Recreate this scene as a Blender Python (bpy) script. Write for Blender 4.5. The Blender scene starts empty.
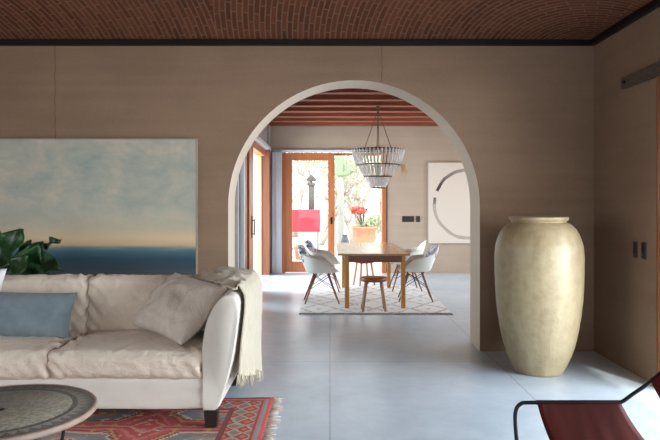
import bpy, bmesh, math, random
from mathutils import Vector, Matrix, noise, Euler
random.seed(7)
S = bpy.context.scene
C = S.collection
PI = math.pi

# ------------------------------------------------------------------ materials
def lin(r, g, b):
    def f(c):
        c /= 255.0
        return c/12.92 if c <= 0.04045 else ((c+0.055)/1.055)**2.4
    return (f(r), f(g), f(b), 1.0)

class NT:
    def __init__(s, name):
        s.m = bpy.data.materials.new(name); s.m.use_nodes = True
        s.t = s.m.node_tree; s.n = s.t.nodes; s.l = s.t.links
        s.b = s.n['Principled BSDF']; s.out = s.n['Material Output']
    def new(s, t, **kw):
        n = s.n.new(t)
        for k, v in kw.items(): setattr(n, k, v)
        return n
    def put(s, sock, v):
        if isinstance(v, bpy.types.NodeSocket): s.l.new(v, sock)
        else: sock.default_value = v
    def math(s, op, a, b=None, c=None, clamp=False):
        n = s.new('ShaderNodeMath', operation=op, use_clamp=clamp)
        s.put(n.inputs[0], a)
        if b is not None: s.put(n.inputs[1], b)
        if c is not None: s.put(n.inputs[2], c)
        return n.outputs[0]
    def obj(s): return s.new('ShaderNodeTexCoord').outputs['Object']
    def sep(s, v):
        n = s.new('ShaderNodeSeparateXYZ'); s.l.new(v, n.inputs[0]); return n.outputs
    def comb(s, x, y, z):
        n = s.new('ShaderNodeCombineXYZ')
        for i, v in enumerate((x, y, z)): s.put(n.inputs[i], v)
        return n.outputs[0]
    def mapping(s, v, scale=(1,1,1), rot=(0,0,0), loc=(0,0,0)):
        n = s.new('ShaderNodeMapping'); s.l.new(v, n.inputs[0])
        n.inputs['Scale'].default_value = scale; n.inputs['Rotation'].default_value = rot
        n.inputs['Location'].default_value = loc
        return n.outputs[0]
    def noise(s, v, scale=5, detail=4, rough=0.55, dist=0):
        n = s.new('ShaderNodeTexNoise'); s.l.new(v, n.inputs['Vector'])
        n.inputs['Scale'].default_value = scale; n.inputs['Detail'].default_value = detail
        n.inputs['Roughness'].default_value = rough; n.inputs['Distortion'].default_value = dist
        return n.outputs['Fac']
    def ramp(s, f, stops, mode='LINEAR'):
        n = s.new('ShaderNodeValToRGB'); s.put(n.inputs[0], f)
        cr = n.color_ramp; cr.interpolation = mode
        while len(cr.elements) < len(stops): cr.elements.new(0.5)
        for e, (p, c) in zip(cr.elements, stops):
            e.position = p
        for e, (p, c) in zip(cr.elements, stops): e.color = c
        return n.outputs[0]
    def mix(s, f, a, b, mode='MIX'):
        n = s.new('ShaderNodeMix', data_type='RGBA', blend_type=mode)
        s.put(n.inputs[0], f); s.put(n.inputs[6], a); s.put(n.inputs[7], b)
        return n.outputs[2]
    def bump(s, h, strength=0.3, dist=0.01):
        n = s.new('ShaderNodeBump'); s.put(n.inputs['Height'], h)
        n.inputs['Strength'].default_value = strength; n.inputs['Distance'].default_value = dist
        s.l.new(n.outputs[0], s.b.inputs['Normal'])
    def col(s, v): s.put(s.b.inputs['Base Color'], v)
    def rough(s, v): s.put(s.b.inputs['Roughness'], v)
    def metal(s, v): s.b.inputs['Metallic'].default_value = v
    def spec(s, v): s.b.inputs['Specular IOR Level'].default_value = v

def simple(name, c1, c2=None, rough=0.6, metal=0, scale=8, stretch=(1,1,1), bump=0, bscale=None, bdist=0.004, spec=0.5):
    t = NT(name); v = t.mapping(t.obj(), stretch)
    if c2 is None: c2 = tuple(x*0.85 for x in c1[:3])+(1,)
    f = t.noise(v, scale, 5)
    t.col(t.ramp(f, [(0.3, c2), (0.7, c1)]))
    t.rough(rough); t.metal(metal); t.spec(spec)
    if bump: t.bump(t.noise(v, bscale or scale*4, 4), bump, bdist)
    return t.m

MAT = {}
# rammed earth / plaster walls
def earth(name, c1, c2, band=1.0, crack=False):
    t = NT(name); o = t.obj()
    a = t.noise(t.mapping(o, (0.3, 0.3, 5.0)), 1.6, 5, 0.55)
    b = t.noise(o, 1.3, 4, 0.5)
    c = t.noise(o, 40, 3, 0.6)
    f = t.math('ADD', t.math('MULTIPLY', a, 0.5*band), t.math('ADD', t.math('MULTIPLY', b, 0.4), t.math('MULTIPLY', c, 0.16)))
    cc = t.ramp(f, [(0.36, c2), (0.72, c1)])
    if crack:
        x, y, z = t.sep(o); w = t.noise(t.comb(0, 0, z), 7, 4)
        for (cx, z0) in ((0.49, 2.55), (-2.60, 1.9)):
            dx = t.math('ABSOLUTE', t.math('SUBTRACT', t.math('ADD', x, t.math('MULTIPLY', w, 0.06)), cx+0.03))
            m = t.math('MULTIPLY', t.math('LESS_THAN', dx, 0.004), t.math('GREATER_THAN', z, z0))
            cc = t.mix(t.math('MULTIPLY', m, 0.55), cc, lin(70,56,46))
    t.col(cc)
    t.rough(0.92); t.spec(0.15)
    t.bump(t.math('ADD', t.math('MULTIPLY', a, 0.6), t.math('MULTIPLY', c, 0.3)), 0.25, 0.01)
    return t.m
MAT['wall'] = earth('rammed_earth', lin(156,129,106), lin(133,109,89), 0.6, True)
MAT['arch'] = earth('arch_lit_earth', lin(228,216,200), lin(214,200,182), 0.3)  # same wall, lightened: dining room light put into the soffit colour
MAT['wall_din'] = earth('dining_plaster', lin(188,172,155), lin(170,154,137), 0.6)
MAT['concrete'] = earth('grey_concrete', lin(176,174,172), lin(150,148,146), 0.6)

def floor_mat():
    t = NT('polished_concrete'); o = t.obj(); x, y, z = t.sep(o)
    n1 = t.noise(o, 0.9, 5, 0.6); n2 = t.noise(o, 7, 5, 0.65)
    n3 = t.noise(o, 2.6, 6, 0.7, 1.2)
    f = t.math('ADD', t.math('MULTIPLY', n1, 0.5), t.math('ADD', t.math('MULTIPLY', n3, 0.3), t.math('MULTIPLY', n2, 0.2)))
    base = t.ramp(f, [(0.36, lin(170,187,202)), (0.52, lin(192,207,220)), (0.66, lin(210,223,234))])
    def joint(c, off, step):
        w = t.math('FRACT', t.math('DIVIDE', t.math('SUBTRACT', c, off), step))
        d = t.math('ABSOLUTE', t.math('SUBTRACT', w, 0.5))
        return t.math('GREATER_THAN', d, 0.5-0.005/step)
    j = t.math('MAXIMUM', joint(x, 0.0, 1.46), joint(y, 8.17, 2.5))
    t.col(t.mix(t.math('MULTIPLY', j, 0.4), base, lin(70,70,74)))
    t.rough(0.28); t.spec(0.5)
    return t.m
MAT['floor'] = floor_mat()

def brick_mat():
    t = NT('vault_brick'); o = t.obj(); x, y, z = t.sep(o)
    def rad(cx, cy):
        dx = t.math('SUBTRACT', x, cx); dy = t.math('SUBTRACT', y, cy)
        r = t.math('SQRT', t.math('ADD', t.math('MULTIPLY', dx, dx), t.math('MULTIPLY', dy, dy)))
        a = t.math('ARCTAN2', dy, dx)
        return r, a
    r1, a1 = rad(2.5, 6.1); r2, a2 = rad(-4.6, 6.1)
    sel = t.math('LESS_THAN', r2, r1)
    r = t.math('MINIMUM', r1, r2)
    a = t.math('ADD', t.math('MULTIPLY', a1, t.math('SUBTRACT', 1, sel)), t.math('MULTIPLY', a2, sel))
    u = t.math('MULTIPLY', a, t.math('ADD', t.math('FLOOR', t.math('MULTIPLY', r, 2.0)), 1.0))
    v = t.comb(t.math('MULTIPLY', u, 0.5), r, 0)
    b = t.new('ShaderNodeTexBrick'); t.l.new(v, b.inputs['Vector'])
    b.inputs['Scale'].default_value = 1.0
    b.inputs['Brick Width'].default_value = 0.24; b.inputs['Row Height'].default_value = 0.05
    b.inputs['Mortar Size'].default_value = 0.008; b.inputs['Mortar Smooth'].default_value = 0.4
    b.inputs['Color1'].default_value = lin(112,65,43); b.inputs['Color2'].default_value = lin(84,47,32)
    b.inputs['Mortar'].default_value = lin(122,94,74)
    n = t.noise(o, 6, 5)
    t.col(t.mix(t.math('MULTIPLY', n, 0.5), b.outputs['Color'], lin(86,50,36)))
    t.rough(0.9); t.spec(0.15)
    t.bump(t.math('SUBTRACT', t.math('MULTIPLY', n, 0.5), b.outputs['Fac']), 0.6, 0.01)
    return t.m
MAT['brick'] = brick_mat()

def wood(name, c1, c2, axis=2, scale=3, rough=0.45):
    t = NT(name); st = [14, 14, 14]; st[axis] = 0.8
    v = t.mapping(t.obj(), st)
    n = t.noise(v, scale, 6, 0.6, 0.4)
    t.col(t.ramp(n, [(0.3, c2), (0.7, c1)])); t.rough(rough)
    t.bump(n, 0.15, 0.003)
    return t.m
MAT['beam'] = wood('beam_wood', lin(152,84,56), lin(108,56,38), 0, 2, 0.7)
MAT['deck'] = wood('deck_wood', lin(140,76,50), lin(104,54,38), 1, 2, 0.8)
MAT['door_wood'] = wood('door_wood', lin(182,112,66), lin(152,86,48), 2, 2, 0.4)
MAT['post_wood'] = wood('post_wood', lin(128,74,46), lin(100,54,34), 2, 2, 0.5)
MAT['door_wood2'] = wood('door_wood_pale', lin(222,178,132), lin(198,150,104), 2, 2, 0.4)
MAT['table_wood'] = wood('table_wood', lin(212,166,118), lin(196,146,96), 1, 2, 0.2)
MAT['tleg_wood'] = wood('table_leg_wood', lin(214,158,84), lin(188,126,60), 2, 2, 0.35)
MAT['apron_wood'] = wood('apron_wood', lin(140,86,60), lin(112,64,44), 0, 2, 0.4)
MAT['stool_wood'] = wood('stool_wood', lin(168,100,66), lin(136,76,48), 0, 2, 0.4)
MAT['stool_leg'] = wood('stool_leg_wood', lin(190,154,122), lin(164,126,96), 2, 2, 0.5)
MAT['chair_leg'] = wood('chair_leg_wood', lin(150,100,76), lin(116,70,52), 2, 2, 0.4)
MAT['darkwood'] = wood('dark_leg_wood', lin(44,32,28), lin(28,20,18), 2, 2, 0.4)
MAT['steel_black'] = simple('black_steel', lin(34,32,31), rough=0.5, metal=0.6)
MAT['frame_black'] = simple('black_tube', lin(30,30,34), rough=0.35, metal=0.5)
MAT['steel_raw'] = simple('raw_steel', lin(112,98,86), lin(84,74,66), rough=0.6, metal=0.4, scale=6, stretch=(1,3,8))
MAT['steel_pale'] = simple('pale_steel', lin(214,218,222), lin(196,200,206), rough=0.5, metal=0.0, stretch=(1,1,0.2))
MAT['grey_panel'] = simple('grey_panel', lin(120,122,124), lin(104,106,108), rough=0.6)
MAT['switch'] = simple('switch_plate', lin(52,46,41), lin(42,38,34), rough=0.5, metal=0.0)
MAT['rocker'] = simple('switch_rocker', lin(32,28,26), rough=0.45)

def fabric(name, c1, c2, wr=0.5, scale=5, weave=True, stretch=(1,1,1)):
    t = NT(name); o = t.obj(); v = t.mapping(o, stretch)
    n = t.noise(v, scale, 5, 0.6, 0.8); n2 = t.noise(o, 160, 2)
    t.col(t.ramp(n, [(0.25, c2), (0.7, c1)])); t.rough(0.95); t.spec(0.1)
    t.b.inputs['Sheen Weight'].default_value = 0.15
    nr = t.math('ABSOLUTE', t.math('SUBTRACT', t.noise(v, scale*2.2, 4, 0.6, 1.2), 0.5))
    t.bump(t.math('ADD', t.math('ADD', n, t.math('MULTIPLY', nr, 0.8)), t.math('MULTIPLY', n2, 0.05)), wr, 0.016)
    return t.m
MAT['linen'] = fabric('white_linen', lin(220,206,188), lin(200,186,168), 1.0, 5)
MAT['linen_flat'] = fabric('white_linen_skirt', lin(218,212,201), lin(208,201,190), 0.2, 3)
MAT['grey_linen'] = fabric('oatmeal_linen', lin(208,197,184), lin(188,176,163), 0.9, 7, stretch=(1.6,1,0.7))
MAT['blue_linen'] = fabric('blue_linen', lin(126,138,143), lin(102,116,122), 0.3, 8)
MAT['white_cotton'] = fabric('white_cotton', lin(228,228,226), lin(212,212,210), 0.3, 6)
MAT['throw'] = fabric('cream_wool', lin(216,206,186), lin(196,184,162), 0.7, 14, stretch=(1,6,0.6))
MAT['cord_grey'] = fabric('fringe_wool_grey', lin(226,224,220), lin(96,92,90), 0.1, 26)
MAT['cord'] = fabric('fringe_cotton', lin(216,204,190), lin(180,160,150), 0.1, 40)

def leather():
    t = NT('oxblood_leather'); o = t.obj()
    n = t.noise(t.mapping(o, (5, 1, 1)), 3, 5); n2 = t.noise(o, 90, 3)
    t.col(t.ramp(n, [(0.3, lin(62,20,16)), (0.75, lin(86,31,25))]))
    t.rough(0.55); t.spec(0.18); t.bump(t.math('ADD', n, t.math('MULTIPLY', n2, 0.15)), 0.2, 0.006)
    return t.m
MAT['leather'] = leather()

def urn_mat():
    t = NT('ochre_glaze'); o = t.obj()
    n1 = t.noise(t.mapping(o, (1,1,0.35)), 5, 6, 0.65, 0.5); n2 = t.noise(o, 16, 5, 0.65)
    f = t.math('ADD', t.math('MULTIPLY', n1, 0.6), t.math('MULTIPLY', n2, 0.4))
    t.col(t.ramp(f, [(0.28, lin(130,112,82)), (0.5, lin(160,143,110)), (0.72, lin(180,164,130))]))
    t.rough(t.math('ADD', 0.3, t.math('MULTIPLY', n2, 0.25)))
    t.bump(f, 0.5, 0.02)
    return t.m
MAT['urn'] = urn_mat()
MAT['leaf'] = simple('fig_leaf', lin(46,86,44), lin(26,56,30), rough=0.35, scale=9, bump=0.3, bscale=14)
MAT['leaf_pale'] = simple('fig_leaf_underside', lin(120,156,110), lin(90,128,86), rough=0.4, scale=9)
MAT['stem'] = simple('plant_stem', lin(92,74,54), rough=0.8)
MAT['terracotta'] = simple('terracotta', lin(206,156,124), lin(184,130,100), rough=0.85, scale=6)  # clay paled to carry the outdoor glare in its colour
MAT['soil'] = simple('soil', lin(70,54,42), rough=1)

def sea_mat():
    t = NT('seascape_paint'); o = t.obj(); x, y, z = t.sep(o)
    n = t.noise(t.mapping(o, (1.1, 1, 1.8)), 2.2, 7, 0.68, 0.3); n2 = t.noise(t.mapping(o, (0.7,1,6)), 3, 5)
    zz = t.math('ADD', z, t.math('MULTIPLY', t.math('SUBTRACT', n2, 0.5), 0.06))
    f = t.math('DIVIDE', zz, 1.42)
    base = t.ramp(f, [(0.0, lin(90,98,100)), (0.08, lin(84,90,94)), (0.15, lin(60,74,84)), (0.21, lin(44,72,86)), (0.262, lin(66,104,116)), (0.285, lin(120,136,132)), (0.30, lin(204,174,136)),
                      (0.35, lin(218,192,154)), (0.45, lin(186,178,156)), (0.62, lin(168,172,158)), (1.0, lin(170,168,152))])
    cloud = t.ramp(n, [(0.32, lin(132,150,144)), (0.55, lin(178,174,156)), (0.75, lin(210,192,168))])
    m = t.math('MULTIPLY', t.math('GREATER_THAN', f, 0.31), 0.8)
    m2 = t.math('MULTIPLY', m, t.math('MINIMUM', 1.0, t.math('MULTIPLY', t.math('SUBTRACT', f, 0.31), 3.0)))
    t.col(t.mix(m2, base, cloud)); t.rough(0.55); t.bump(n, 0.2, 0.004)
    return t.m
MAT['sea'] = sea_mat()
def brush_mat():      # one broad grey brush ring on raw white canvas
    t = NT('brush_ring_canvas'); o = t.obj(); x, y, z = t.sep(o)
    zc = t.math('SUBTRACT', z, 0.78)
    r = t.math('SQRT', t.math('ADD', t.math('MULTIPLY', x, x), t.math('MULTIPLY', zc, zc)))
    a = t.math('ARCTAN2', zc, x)
    wob = t.noise(t.comb(a, r, 0), 2.0, 3)
    rr = t.math('ADD', r, t.math('MULTIPLY', t.math('SUBTRACT', wob, 0.5), 0.06))
    d = t.math('ABSOLUTE', t.math('SUBTRACT', rr, 0.68))
    streak = t.noise(t.comb(t.math('MULTIPLY', a, 1.2), t.math('MULTIPLY', r, 60), 0), 1.0, 4)
    # start of stroke (dark) at about 2.5 rad, fading clockwise
    dark = t.math('SUBTRACT', 1.0, t.math('MINIMUM', 1.0, t.math('MULTIPLY', t.math('ABSOLUTE', t.math('SUBTRACT', a, 2.62)), 0.9)))
    amt = t.math('ADD', 0.42, t.math('MULTIPLY', dark, 0.6))
    inside = t.math('LESS_THAN', d, t.math('ADD', 0.014, t.math('MULTIPLY', streak, 0.034)))
    gap = t.math('GREATER_THAN', t.math('ABSOLUTE', t.math('SUBTRACT', a, 2.85)), 0.1)
    f = t.math('MULTIPLY', t.math('MULTIPLY', inside, gap), t.math('MULTIPLY', amt, t.math('ADD', 0.5, streak)))
    t.col(t.mix(f, lin(210,199,186), lin(66,56,50))); t.rough(0.8)
    return t.m
MAT['brush'] = brush_mat()
MAT['canvas_edge'] = simple('canvas_edge', lin(160,150,136), rough=0.8)

def kilim():
    t = NT('red_kilim'); o = t.obj(); x, y, z = t.sep(o)
    w = t.noise(o, 6, 3); wob = t.math('MULTIPLY', t.math('SUBTRACT', w, 0.5), 0.08)
    u = t.math('ADD', x, wob); v = t.math('ADD', y, wob)
    def tri(c, step): return t.math('ABSOLUTE', t.math('SUBTRACT', t.math('FRACT', t.math('DIVIDE', c, step)), 0.5))
    # stepped hexagon medallions in offset rows on a madder field
    su = t.math('DIVIDE', t.math('ROUND', t.math('MULTIPLY', u, 60)), 60); sv = t.math('DIVIDE', t.math('ROUND', t.math('MULTIPLY', v, 60)), 60)
    hx = tri(t.math('ADD', su, 0.2), 0.86); hy = tri(t.math('ADD', sv, 0.12), 0.50)
    d = t.math('MAXIMUM', t.math('MULTIPLY', hy, 1.25), t.math('ADD', hx, t.math('MULTIPLY', hy, 0.45)))
    med = t.ramp(d, [(0.0, lin(196,70,60)), (0.07, lin(216,176,120)), (0.11, lin(138,144,146)), (0.20, lin(118,128,134)), (0.33, lin(212,200,182)),
                     (0.355, lin(96,70,74)), (0.38, lin(206,138,86)), (0.42, lin(120,58,62)), (0.44, lin(186,74,84)), (0.50, lin(206,120,108)), (0.53, lin(178,62,74)), (0.60, lin(196,150,120)), (0.63, lin(180,66,76))], 'CONSTANT')
    m1 = t.math('ADD', tri(su, 0.10), tri(sv, 0.09))
    spk = t.math('MULTIPLY', t.math('LESS_THAN', m1, 0.24), t.math('GREATER_THAN', t.noise(o, 5, 2), 0.46))
    fld = t.mix(spk, med, t.ramp(t.noise(o, 9, 1), [(0.40, lin(210,150,80)), (0.5, lin(120,134,140)), (0.58, lin(214,200,180))], 'CONSTANT'))
    d2 = t.math('ADD', tri(u, 0.11), tri(v, 0.13))
    brd = t.ramp(d2, [(0.0, lin(210,124,70)), (0.22, lin(178,54,66)), (0.45, lin(186,174,156)), (0.66, lin(122,132,132)), (0.86, lin(196,110,70))], 'CONSTANT')
    # border at the long and short sides
    ex = t.math('SUBTRACT', 1.4, t.math('ABSOLUTE', x)); ey = t.math('SUBTRACT', 0.97, t.math('ABSOLUTE', y))
    e = t.math('MINIMUM', ex, ey)
    isb = t.math('LESS_THAN', e, 0.26)
    c = t.mix(isb, fld, brd)
    stripe = t.ramp(e, [(0.0, lin(186,60,70)), (0.03, lin(150,150,150)), (0.06, lin(190,44,60)), (0.08, lin(0,0,0))], 'CONSTANT')
    c = t.mix(t.math('LESS_THAN', e, 0.08), c, stripe)
    line = t.math('LESS_THAN', t.math('ABSOLUTE', t.math('SUBTRACT', e, 0.26)), 0.018)
    c = t.mix(line, c, lin(120,52,58))
    tex = t.noise(t.mapping(o, (60, 400, 1)), 1.0, 3)
    c = t.mix(t.math('MULTIPLY', tex, 0.5), c, lin(176,142,134))
    t.col(c); t.rough(1.0); t.spec(0.05); t.bump(tex, 0.5, 0.004)
    return t.m
MAT['kilim'] = kilim()
def berber():
    t = NT('white_berber'); o = t.obj(); x, y, z = t.sep(o)
    w = t.noise(o, 5, 3); wob = t.math('MULTIPLY', t.math('SUBTRACT', w, 0.5), 0.10)
    def tri(c, step): return t.math('ABSOLUTE', t.math('SUBTRACT', t.math('FRACT', t.math('DIVIDE', c, step)), 0.5))
    u = t.math('ADD', x, wob); v = t.math('ADD', y, wob)
    d = t.math('ADD', tri(u, 0.48), tri(v, 0.72))
    l1 = t.math('LESS_THAN', t.math('ABSOLUTE', t.math('SUBTRACT', d, 0.5)), 0.07)
    l2 = t.math('LESS_THAN', d, 0.10)
    n = t.noise(o, 30, 4)
    f = t.math('MULTIPLY', t.math('MAXIMUM', l1, l2), t.math('MULTIPLY', t.math('GREATER_THAN', t.noise(o, 14, 3), 0.44), t.math('ADD', 0.1, t.math('MULTIPLY', n, 0.6))))
    ey = t.math('SUBTRACT', 1.42, t.math('ABSOLUTE', y))
    f2 = t.math('MAXIMUM', f, t.math('MULTIPLY', t.math('LESS_THAN', ey, 0.03), 0.6))
    c = t.mix(f2, lin(232,234,236), lin(92,92,96))
    t.col(c); t.rough(1); t.spec(0.05); t.bump(n, 0.5, 0.01)
    return t.m
MAT['berber'] = berber()

def mosaic():
    t = NT('mosaic_tile'); o = t.obj(); x, y, z = t.sep(o)
    r = t.math('SQRT', t.math('ADD', t.math('MULTIPLY', x, x), t.math('MULTIPLY', y, y)))
    a = t.math('MULTIPLY', t.math('ARCTAN2', y, x), 1/(2*PI))
    vo = t.new('ShaderNodeTexVoronoi'); t.l.new(o, vo.inputs['Vector']); vo.inputs['Scale'].default_value = 62
    vo.inputs['Randomness'].default_value = 0.45
    rnd = t.sep(vo.outputs['Color'])[0]
    fld = t.ramp(rnd, [(0.0, lin(122,116,104)), (0.3, lin(138,131,116)), (0.6, lin(148,140,124)), (0.85, lin(128,124,112))], 'CONSTANT')
    # dark triangles in the border ring
    ang = t.math('ABSOLUTE', t.math('SUBTRACT', t.math('FRACT', t.math('MULTIPLY', a, 46)), 0.5))
    rf = t.math('DIVIDE', t.math('SUBTRACT', r, 0.325), 0.045)
    triang = t.math('LESS_THAN', t.math('MULTIPLY', ang, 2.0), rf)
    ring = t.mix(triang, lin(112,104,94), lin(74,70,66))
    c = t.ramp(t.math('MULTIPLY', r, 2.4), [(0, (0,0,0,1)), (0.715, (0.5,0.5,0.5,1)), (0.775, (0,0,0,1)), (0.79, (1,1,1,1)), (0.885, (0.25,0.25,0.25,1))], 'CONSTANT')
    in1 = t.math('LESS_THAN', r, 0.298); in2 = t.math('LESS_THAN', r, 0.322); in3 = t.math('LESS_THAN', r, 0.370)
    col = t.mix(in3, lin(70,66,60), ring)
    col = t.mix(in2, col, lin(64,64,60)); col = t.mix(in1, col, fld)
    dd = t.math('LESS_THAN', vo.outputs['Distance'], 0.62)
    col = t.mix(dd, lin(92,88,78), col)
    t.col(col); t.rough(0.45); t.bump(vo.outputs['Distance'], -0.15, 0.004)
    return t.m
MAT['mosaic'] = mosaic()
MAT['rim'] = simple('stone_rim', lin(164,142,126), lin(140,120,106), rough=0.6, scale=14)

def pattern_cloth(name, base, spot, scale):
    t = NT(name); o = t.obj()
    n = t.noise(o, scale, 3, 0.5, 1.5)
    t.col(t.ramp(n, [(0.50, base), (0.54, spot), (0.62, spot), (0.68, lin(170,190,206))])); t.rough(0.95); t.spec(0.1)
    return t.m
MAT['ikat'] = pattern_cloth('blue_ikat', lin(232,234,236), lin(70,104,140), 9)
MAT['ikat2'] = pattern_cloth('pale_blue_ikat', lin(236,238,240), lin(120,150,184), 12)
MAT['shell'] = simple('white_shell', lin(232,236,230), lin(226,230,224), rough=0.38)
MAT['wire'] = simple('black_wire', lin(52,44,48), rough=0.4, metal=0.5)
MAT['chain'] = simple('bronze_chain', lin(92,70,58), rough=0.5, metal=0.5)
MAT['ringmetal'] = simple('dark_ring', lin(70,58,52), rough=0.5, metal=0.5)
def crystal():
    t = NT('smoky_glass_drop'); o = t.obj()
    t.col(t.ramp(t.noise(o, 30, 3), [(0.35, lin(196,192,188)), (0.65, lin(244,242,238))]))
    t.rough(0.15)
    tl = t.new('ShaderNodeBsdfTranslucent'); tl.inputs[0].default_value = (0.9,0.89,0.88,1)
    mx = t.new('ShaderNodeMixShader'); mx.inputs[0].default_value = 0.45
    t.l.new(t.b.outputs[0], mx.inputs[1]); t.l.new(tl.outputs[0], mx.inputs[2]); t.l.new(mx.outputs[0], t.out.inputs[0])
    return t.m
MAT['crystal'] = crystal()
MAT['straw'] = simple('dry_grass', lin(214,188,140), lin(188,156,110), rough=0.9)
def glass():
    t = NT('window_glass')
    tr = t.new('ShaderNodeBsdfTransparent'); tr.inputs[0].default_value = (0.96,0.98,0.97,1)
    gl = t.new('ShaderNodeBsdfGlossy'); gl.inputs['Roughness'].default_value = 0.02
    fr = t.new('ShaderNodeFresnel'); fr.inputs[0].default_value = 1.3
    mx = t.new('ShaderNodeMixShader'); t.l.new(fr.outputs[0], mx.inputs[0]); t.l.new(tr.outputs[0], mx.inputs[1]); t.l.new(gl.outputs[0], mx.inputs[2])
    t.l.new(mx.outputs[0], t.out.inputs[0]); return t.m
MAT['glass'] = glass()
MAT['ground'] = simple('pale_gravel', lin(206,198,186), lin(186,176,162), rough=1, scale=2)
MAT['patio'] = simple('patio_paving', lin(214,204,198), lin(198,186,180), rough=0.9, scale=2)
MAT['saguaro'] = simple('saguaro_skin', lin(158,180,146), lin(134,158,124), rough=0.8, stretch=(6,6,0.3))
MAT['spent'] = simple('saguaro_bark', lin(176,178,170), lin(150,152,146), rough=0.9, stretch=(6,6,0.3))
MAT['bark'] = simple('glare_paled_bark', lin(196,186,178), lin(168,158,150), rough=0.95)  # bark, and the leaf colours below, paled to stand in for outdoor glare
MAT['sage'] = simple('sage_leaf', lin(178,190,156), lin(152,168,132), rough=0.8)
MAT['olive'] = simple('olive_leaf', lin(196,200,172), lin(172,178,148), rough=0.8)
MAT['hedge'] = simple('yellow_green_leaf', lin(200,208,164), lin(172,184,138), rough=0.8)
MAT['redpaint'] = simple('red_enamel', lin(200,62,76), lin(188,52,66), rough=0.4)
MAT['flue'] = simple('rusty_flue', lin(104,92,88), lin(78,74,74), rough=0.9, metal=0.0, stretch=(1,1,4))
MAT['galv'] = simple('galvanised_leg', lin(150,152,156), rough=0.5, metal=0.3)
MAT['redbloom'] = simple('glare_paled_bloom', lin(216,98,80), lin(200,80,66), rough=0.8)  # red lightened, overexposed daylight put into the colour
MAT['whitewall'] = simple('whitewashed', lin(222,216,208), lin(206,200,192), rough=0.95)
MAT['blueglaze'] = simple('slate_blue_glaze', lin(84,88,98), rough=0.4)

# ------------------------------------------------------------------ mesh helpers
def link(name, bm, mat, parent=None, smooth=False, world=False, recalc=True):
    if recalc: bmesh.ops.recalc_face_normals(bm, faces=bm.faces[:])
    if world and parent is not None:
        bmesh.ops.translate(bm, verts=bm.verts[:], vec=-parent.location)
    me = bpy.data.meshes.new(name); bm.to_mesh(me); bm.free()
    for m in (mat if isinstance(mat, (list, tuple)) else [mat]): me.materials.append(MAT[m])
    if smooth:
        for p in me.polygons: p.use_smooth = True
    o = bpy.data.objects.new(name, me); C.objects.link(o)
    if parent is not None: o.parent = parent
    return o
def tag(o, label, cat, group=None):
    o['label'] = label; o['category'] = cat
    if group: o['group'] = group
    return o
def thing(name, label, cat, loc=(0,0,0), rz=0, group=None):
    o = bpy.data.objects.new(name, None); C.objects.link(o)
    o.location = loc; o.rotation_euler = (0,0,rz); o.empty_display_size = 0.1
    return tag(o, label, cat, group)
def struct(o, label=None):
    o['kind'] = 'structure'
    if label: o['label'] = label
    return o
def sub(o, part):
    o.parent = part; return o
def stuff(o): o['kind'] = 'stuff'; return o
def dup(root, loc, rz, label=None):
    r = root.copy(); C.objects.link(r); r.location = loc; r.rotation_euler = (0,0,rz)
    if label: r['label'] = label
    for ch in list(root.children):
        c = ch.copy(); C.objects.link(c); c.parent = r
        for g in list(ch.children):
            d = g.copy(); C.objects.link(d); d.parent = c
    return r
def B(): return bmesh.new()
def box(bm, x0, x1, y0, y1, z0, z1, bev=0):
    t = B(); bmesh.ops.create_cube(t, size=1)
    for v in t.verts:
        v.co = Vector(((x0+x1)/2+v.co.x*(x1-x0), (y0+y1)/2+v.co.y*(y1-y0), (z0+z1)/2+v.co.z*(z1-z0)))
    if bev: bmesh.ops.bevel(t, geom=t.edges[:], offset=bev, segments=2, affect='EDGES', profile=0.6)
    merge(bm, t); return bm
def merge(bm, t):
    me = bpy.data.meshes.new('tmp'); t.to_mesh(me); t.free(); bm.from_mesh(me); bpy.data.meshes.remove(me)
def catmull(pts, n=6):
    pts = [Vector(p) for p in pts]; out = []
    for i in range(len(pts)-1):
        p0 = pts[max(i-1,0)]; p1 = pts[i]; p2 = pts[i+1]; p3 = pts[min(i+2,len(pts)-1)]
        for k in range(n):
            t = k/n
            out.append(0.5*((2*p1)+(p2-p0)*t+(2*p0-5*p1+4*p2-p3)*t*t+(3*p1-p0-3*p2+p3)*t**3))
    out.append(pts[-1]); return out
def tube(bm, pts, r, seg=10, closed=False, cap=True):
    pts = [Vector(p) for p in pts]; n = len(pts)
    rs = r if isinstance(r, (list, tuple)) else [r]*n
    rings = []; up = None
    for i, p in enumerate(pts):
        if closed: d = pts[(i+1)%n]-pts[i-1]
        else: d = pts[min(i+1,n-1)]-pts[max(i-1,0)]
        d.normalize()
        if up is None:
            up = Vector((0,0,1)) if abs(d.z) < 0.9 else Vector((1,0,0))
        side = d.cross(up)
        if side.length < 1e-5: side = d.cross(Vector((0,1,0)))
        side.normalize(); up = side.cross(d).normalized()
        rings.append([bm.verts.new(p+(side*math.cos(2*PI*k/seg)+up*math.sin(2*PI*k/seg))*rs[i]) for k in range(seg)])
    m = n if closed else n-1
    for i in range(m):
        a, b = rings[i], rings[(i+1)%n]
        for k in range(seg): bm.faces.new((a[k], a[(k+1)%seg], b[(k+1)%seg], b[k]))
    if cap and not closed:
        bm.faces.new(rings[0][::-1]); bm.faces.new(rings[-1])
    return bm
def lathe(bm, prof, seg=48, c=(0,0,0), capb=True, capt=False):
    rings = []
    for (r, z) in prof:
        rings.append([bm.verts.new((c[0]+r*math.cos(2*PI*k/seg), c[1]+r*math.sin(2*PI*k/seg), c[2]+z)) for k in range(seg)])
    for a, b in zip(rings, rings[1:]):
        for k in range(seg): bm.faces.new((a[k], a[(k+1)%seg], b[(k+1)%seg], b[k]))
    if capb: bm.faces.new(rings[0][::-1])
    if capt: bm.faces.new(rings[-1])
    return bm
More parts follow.
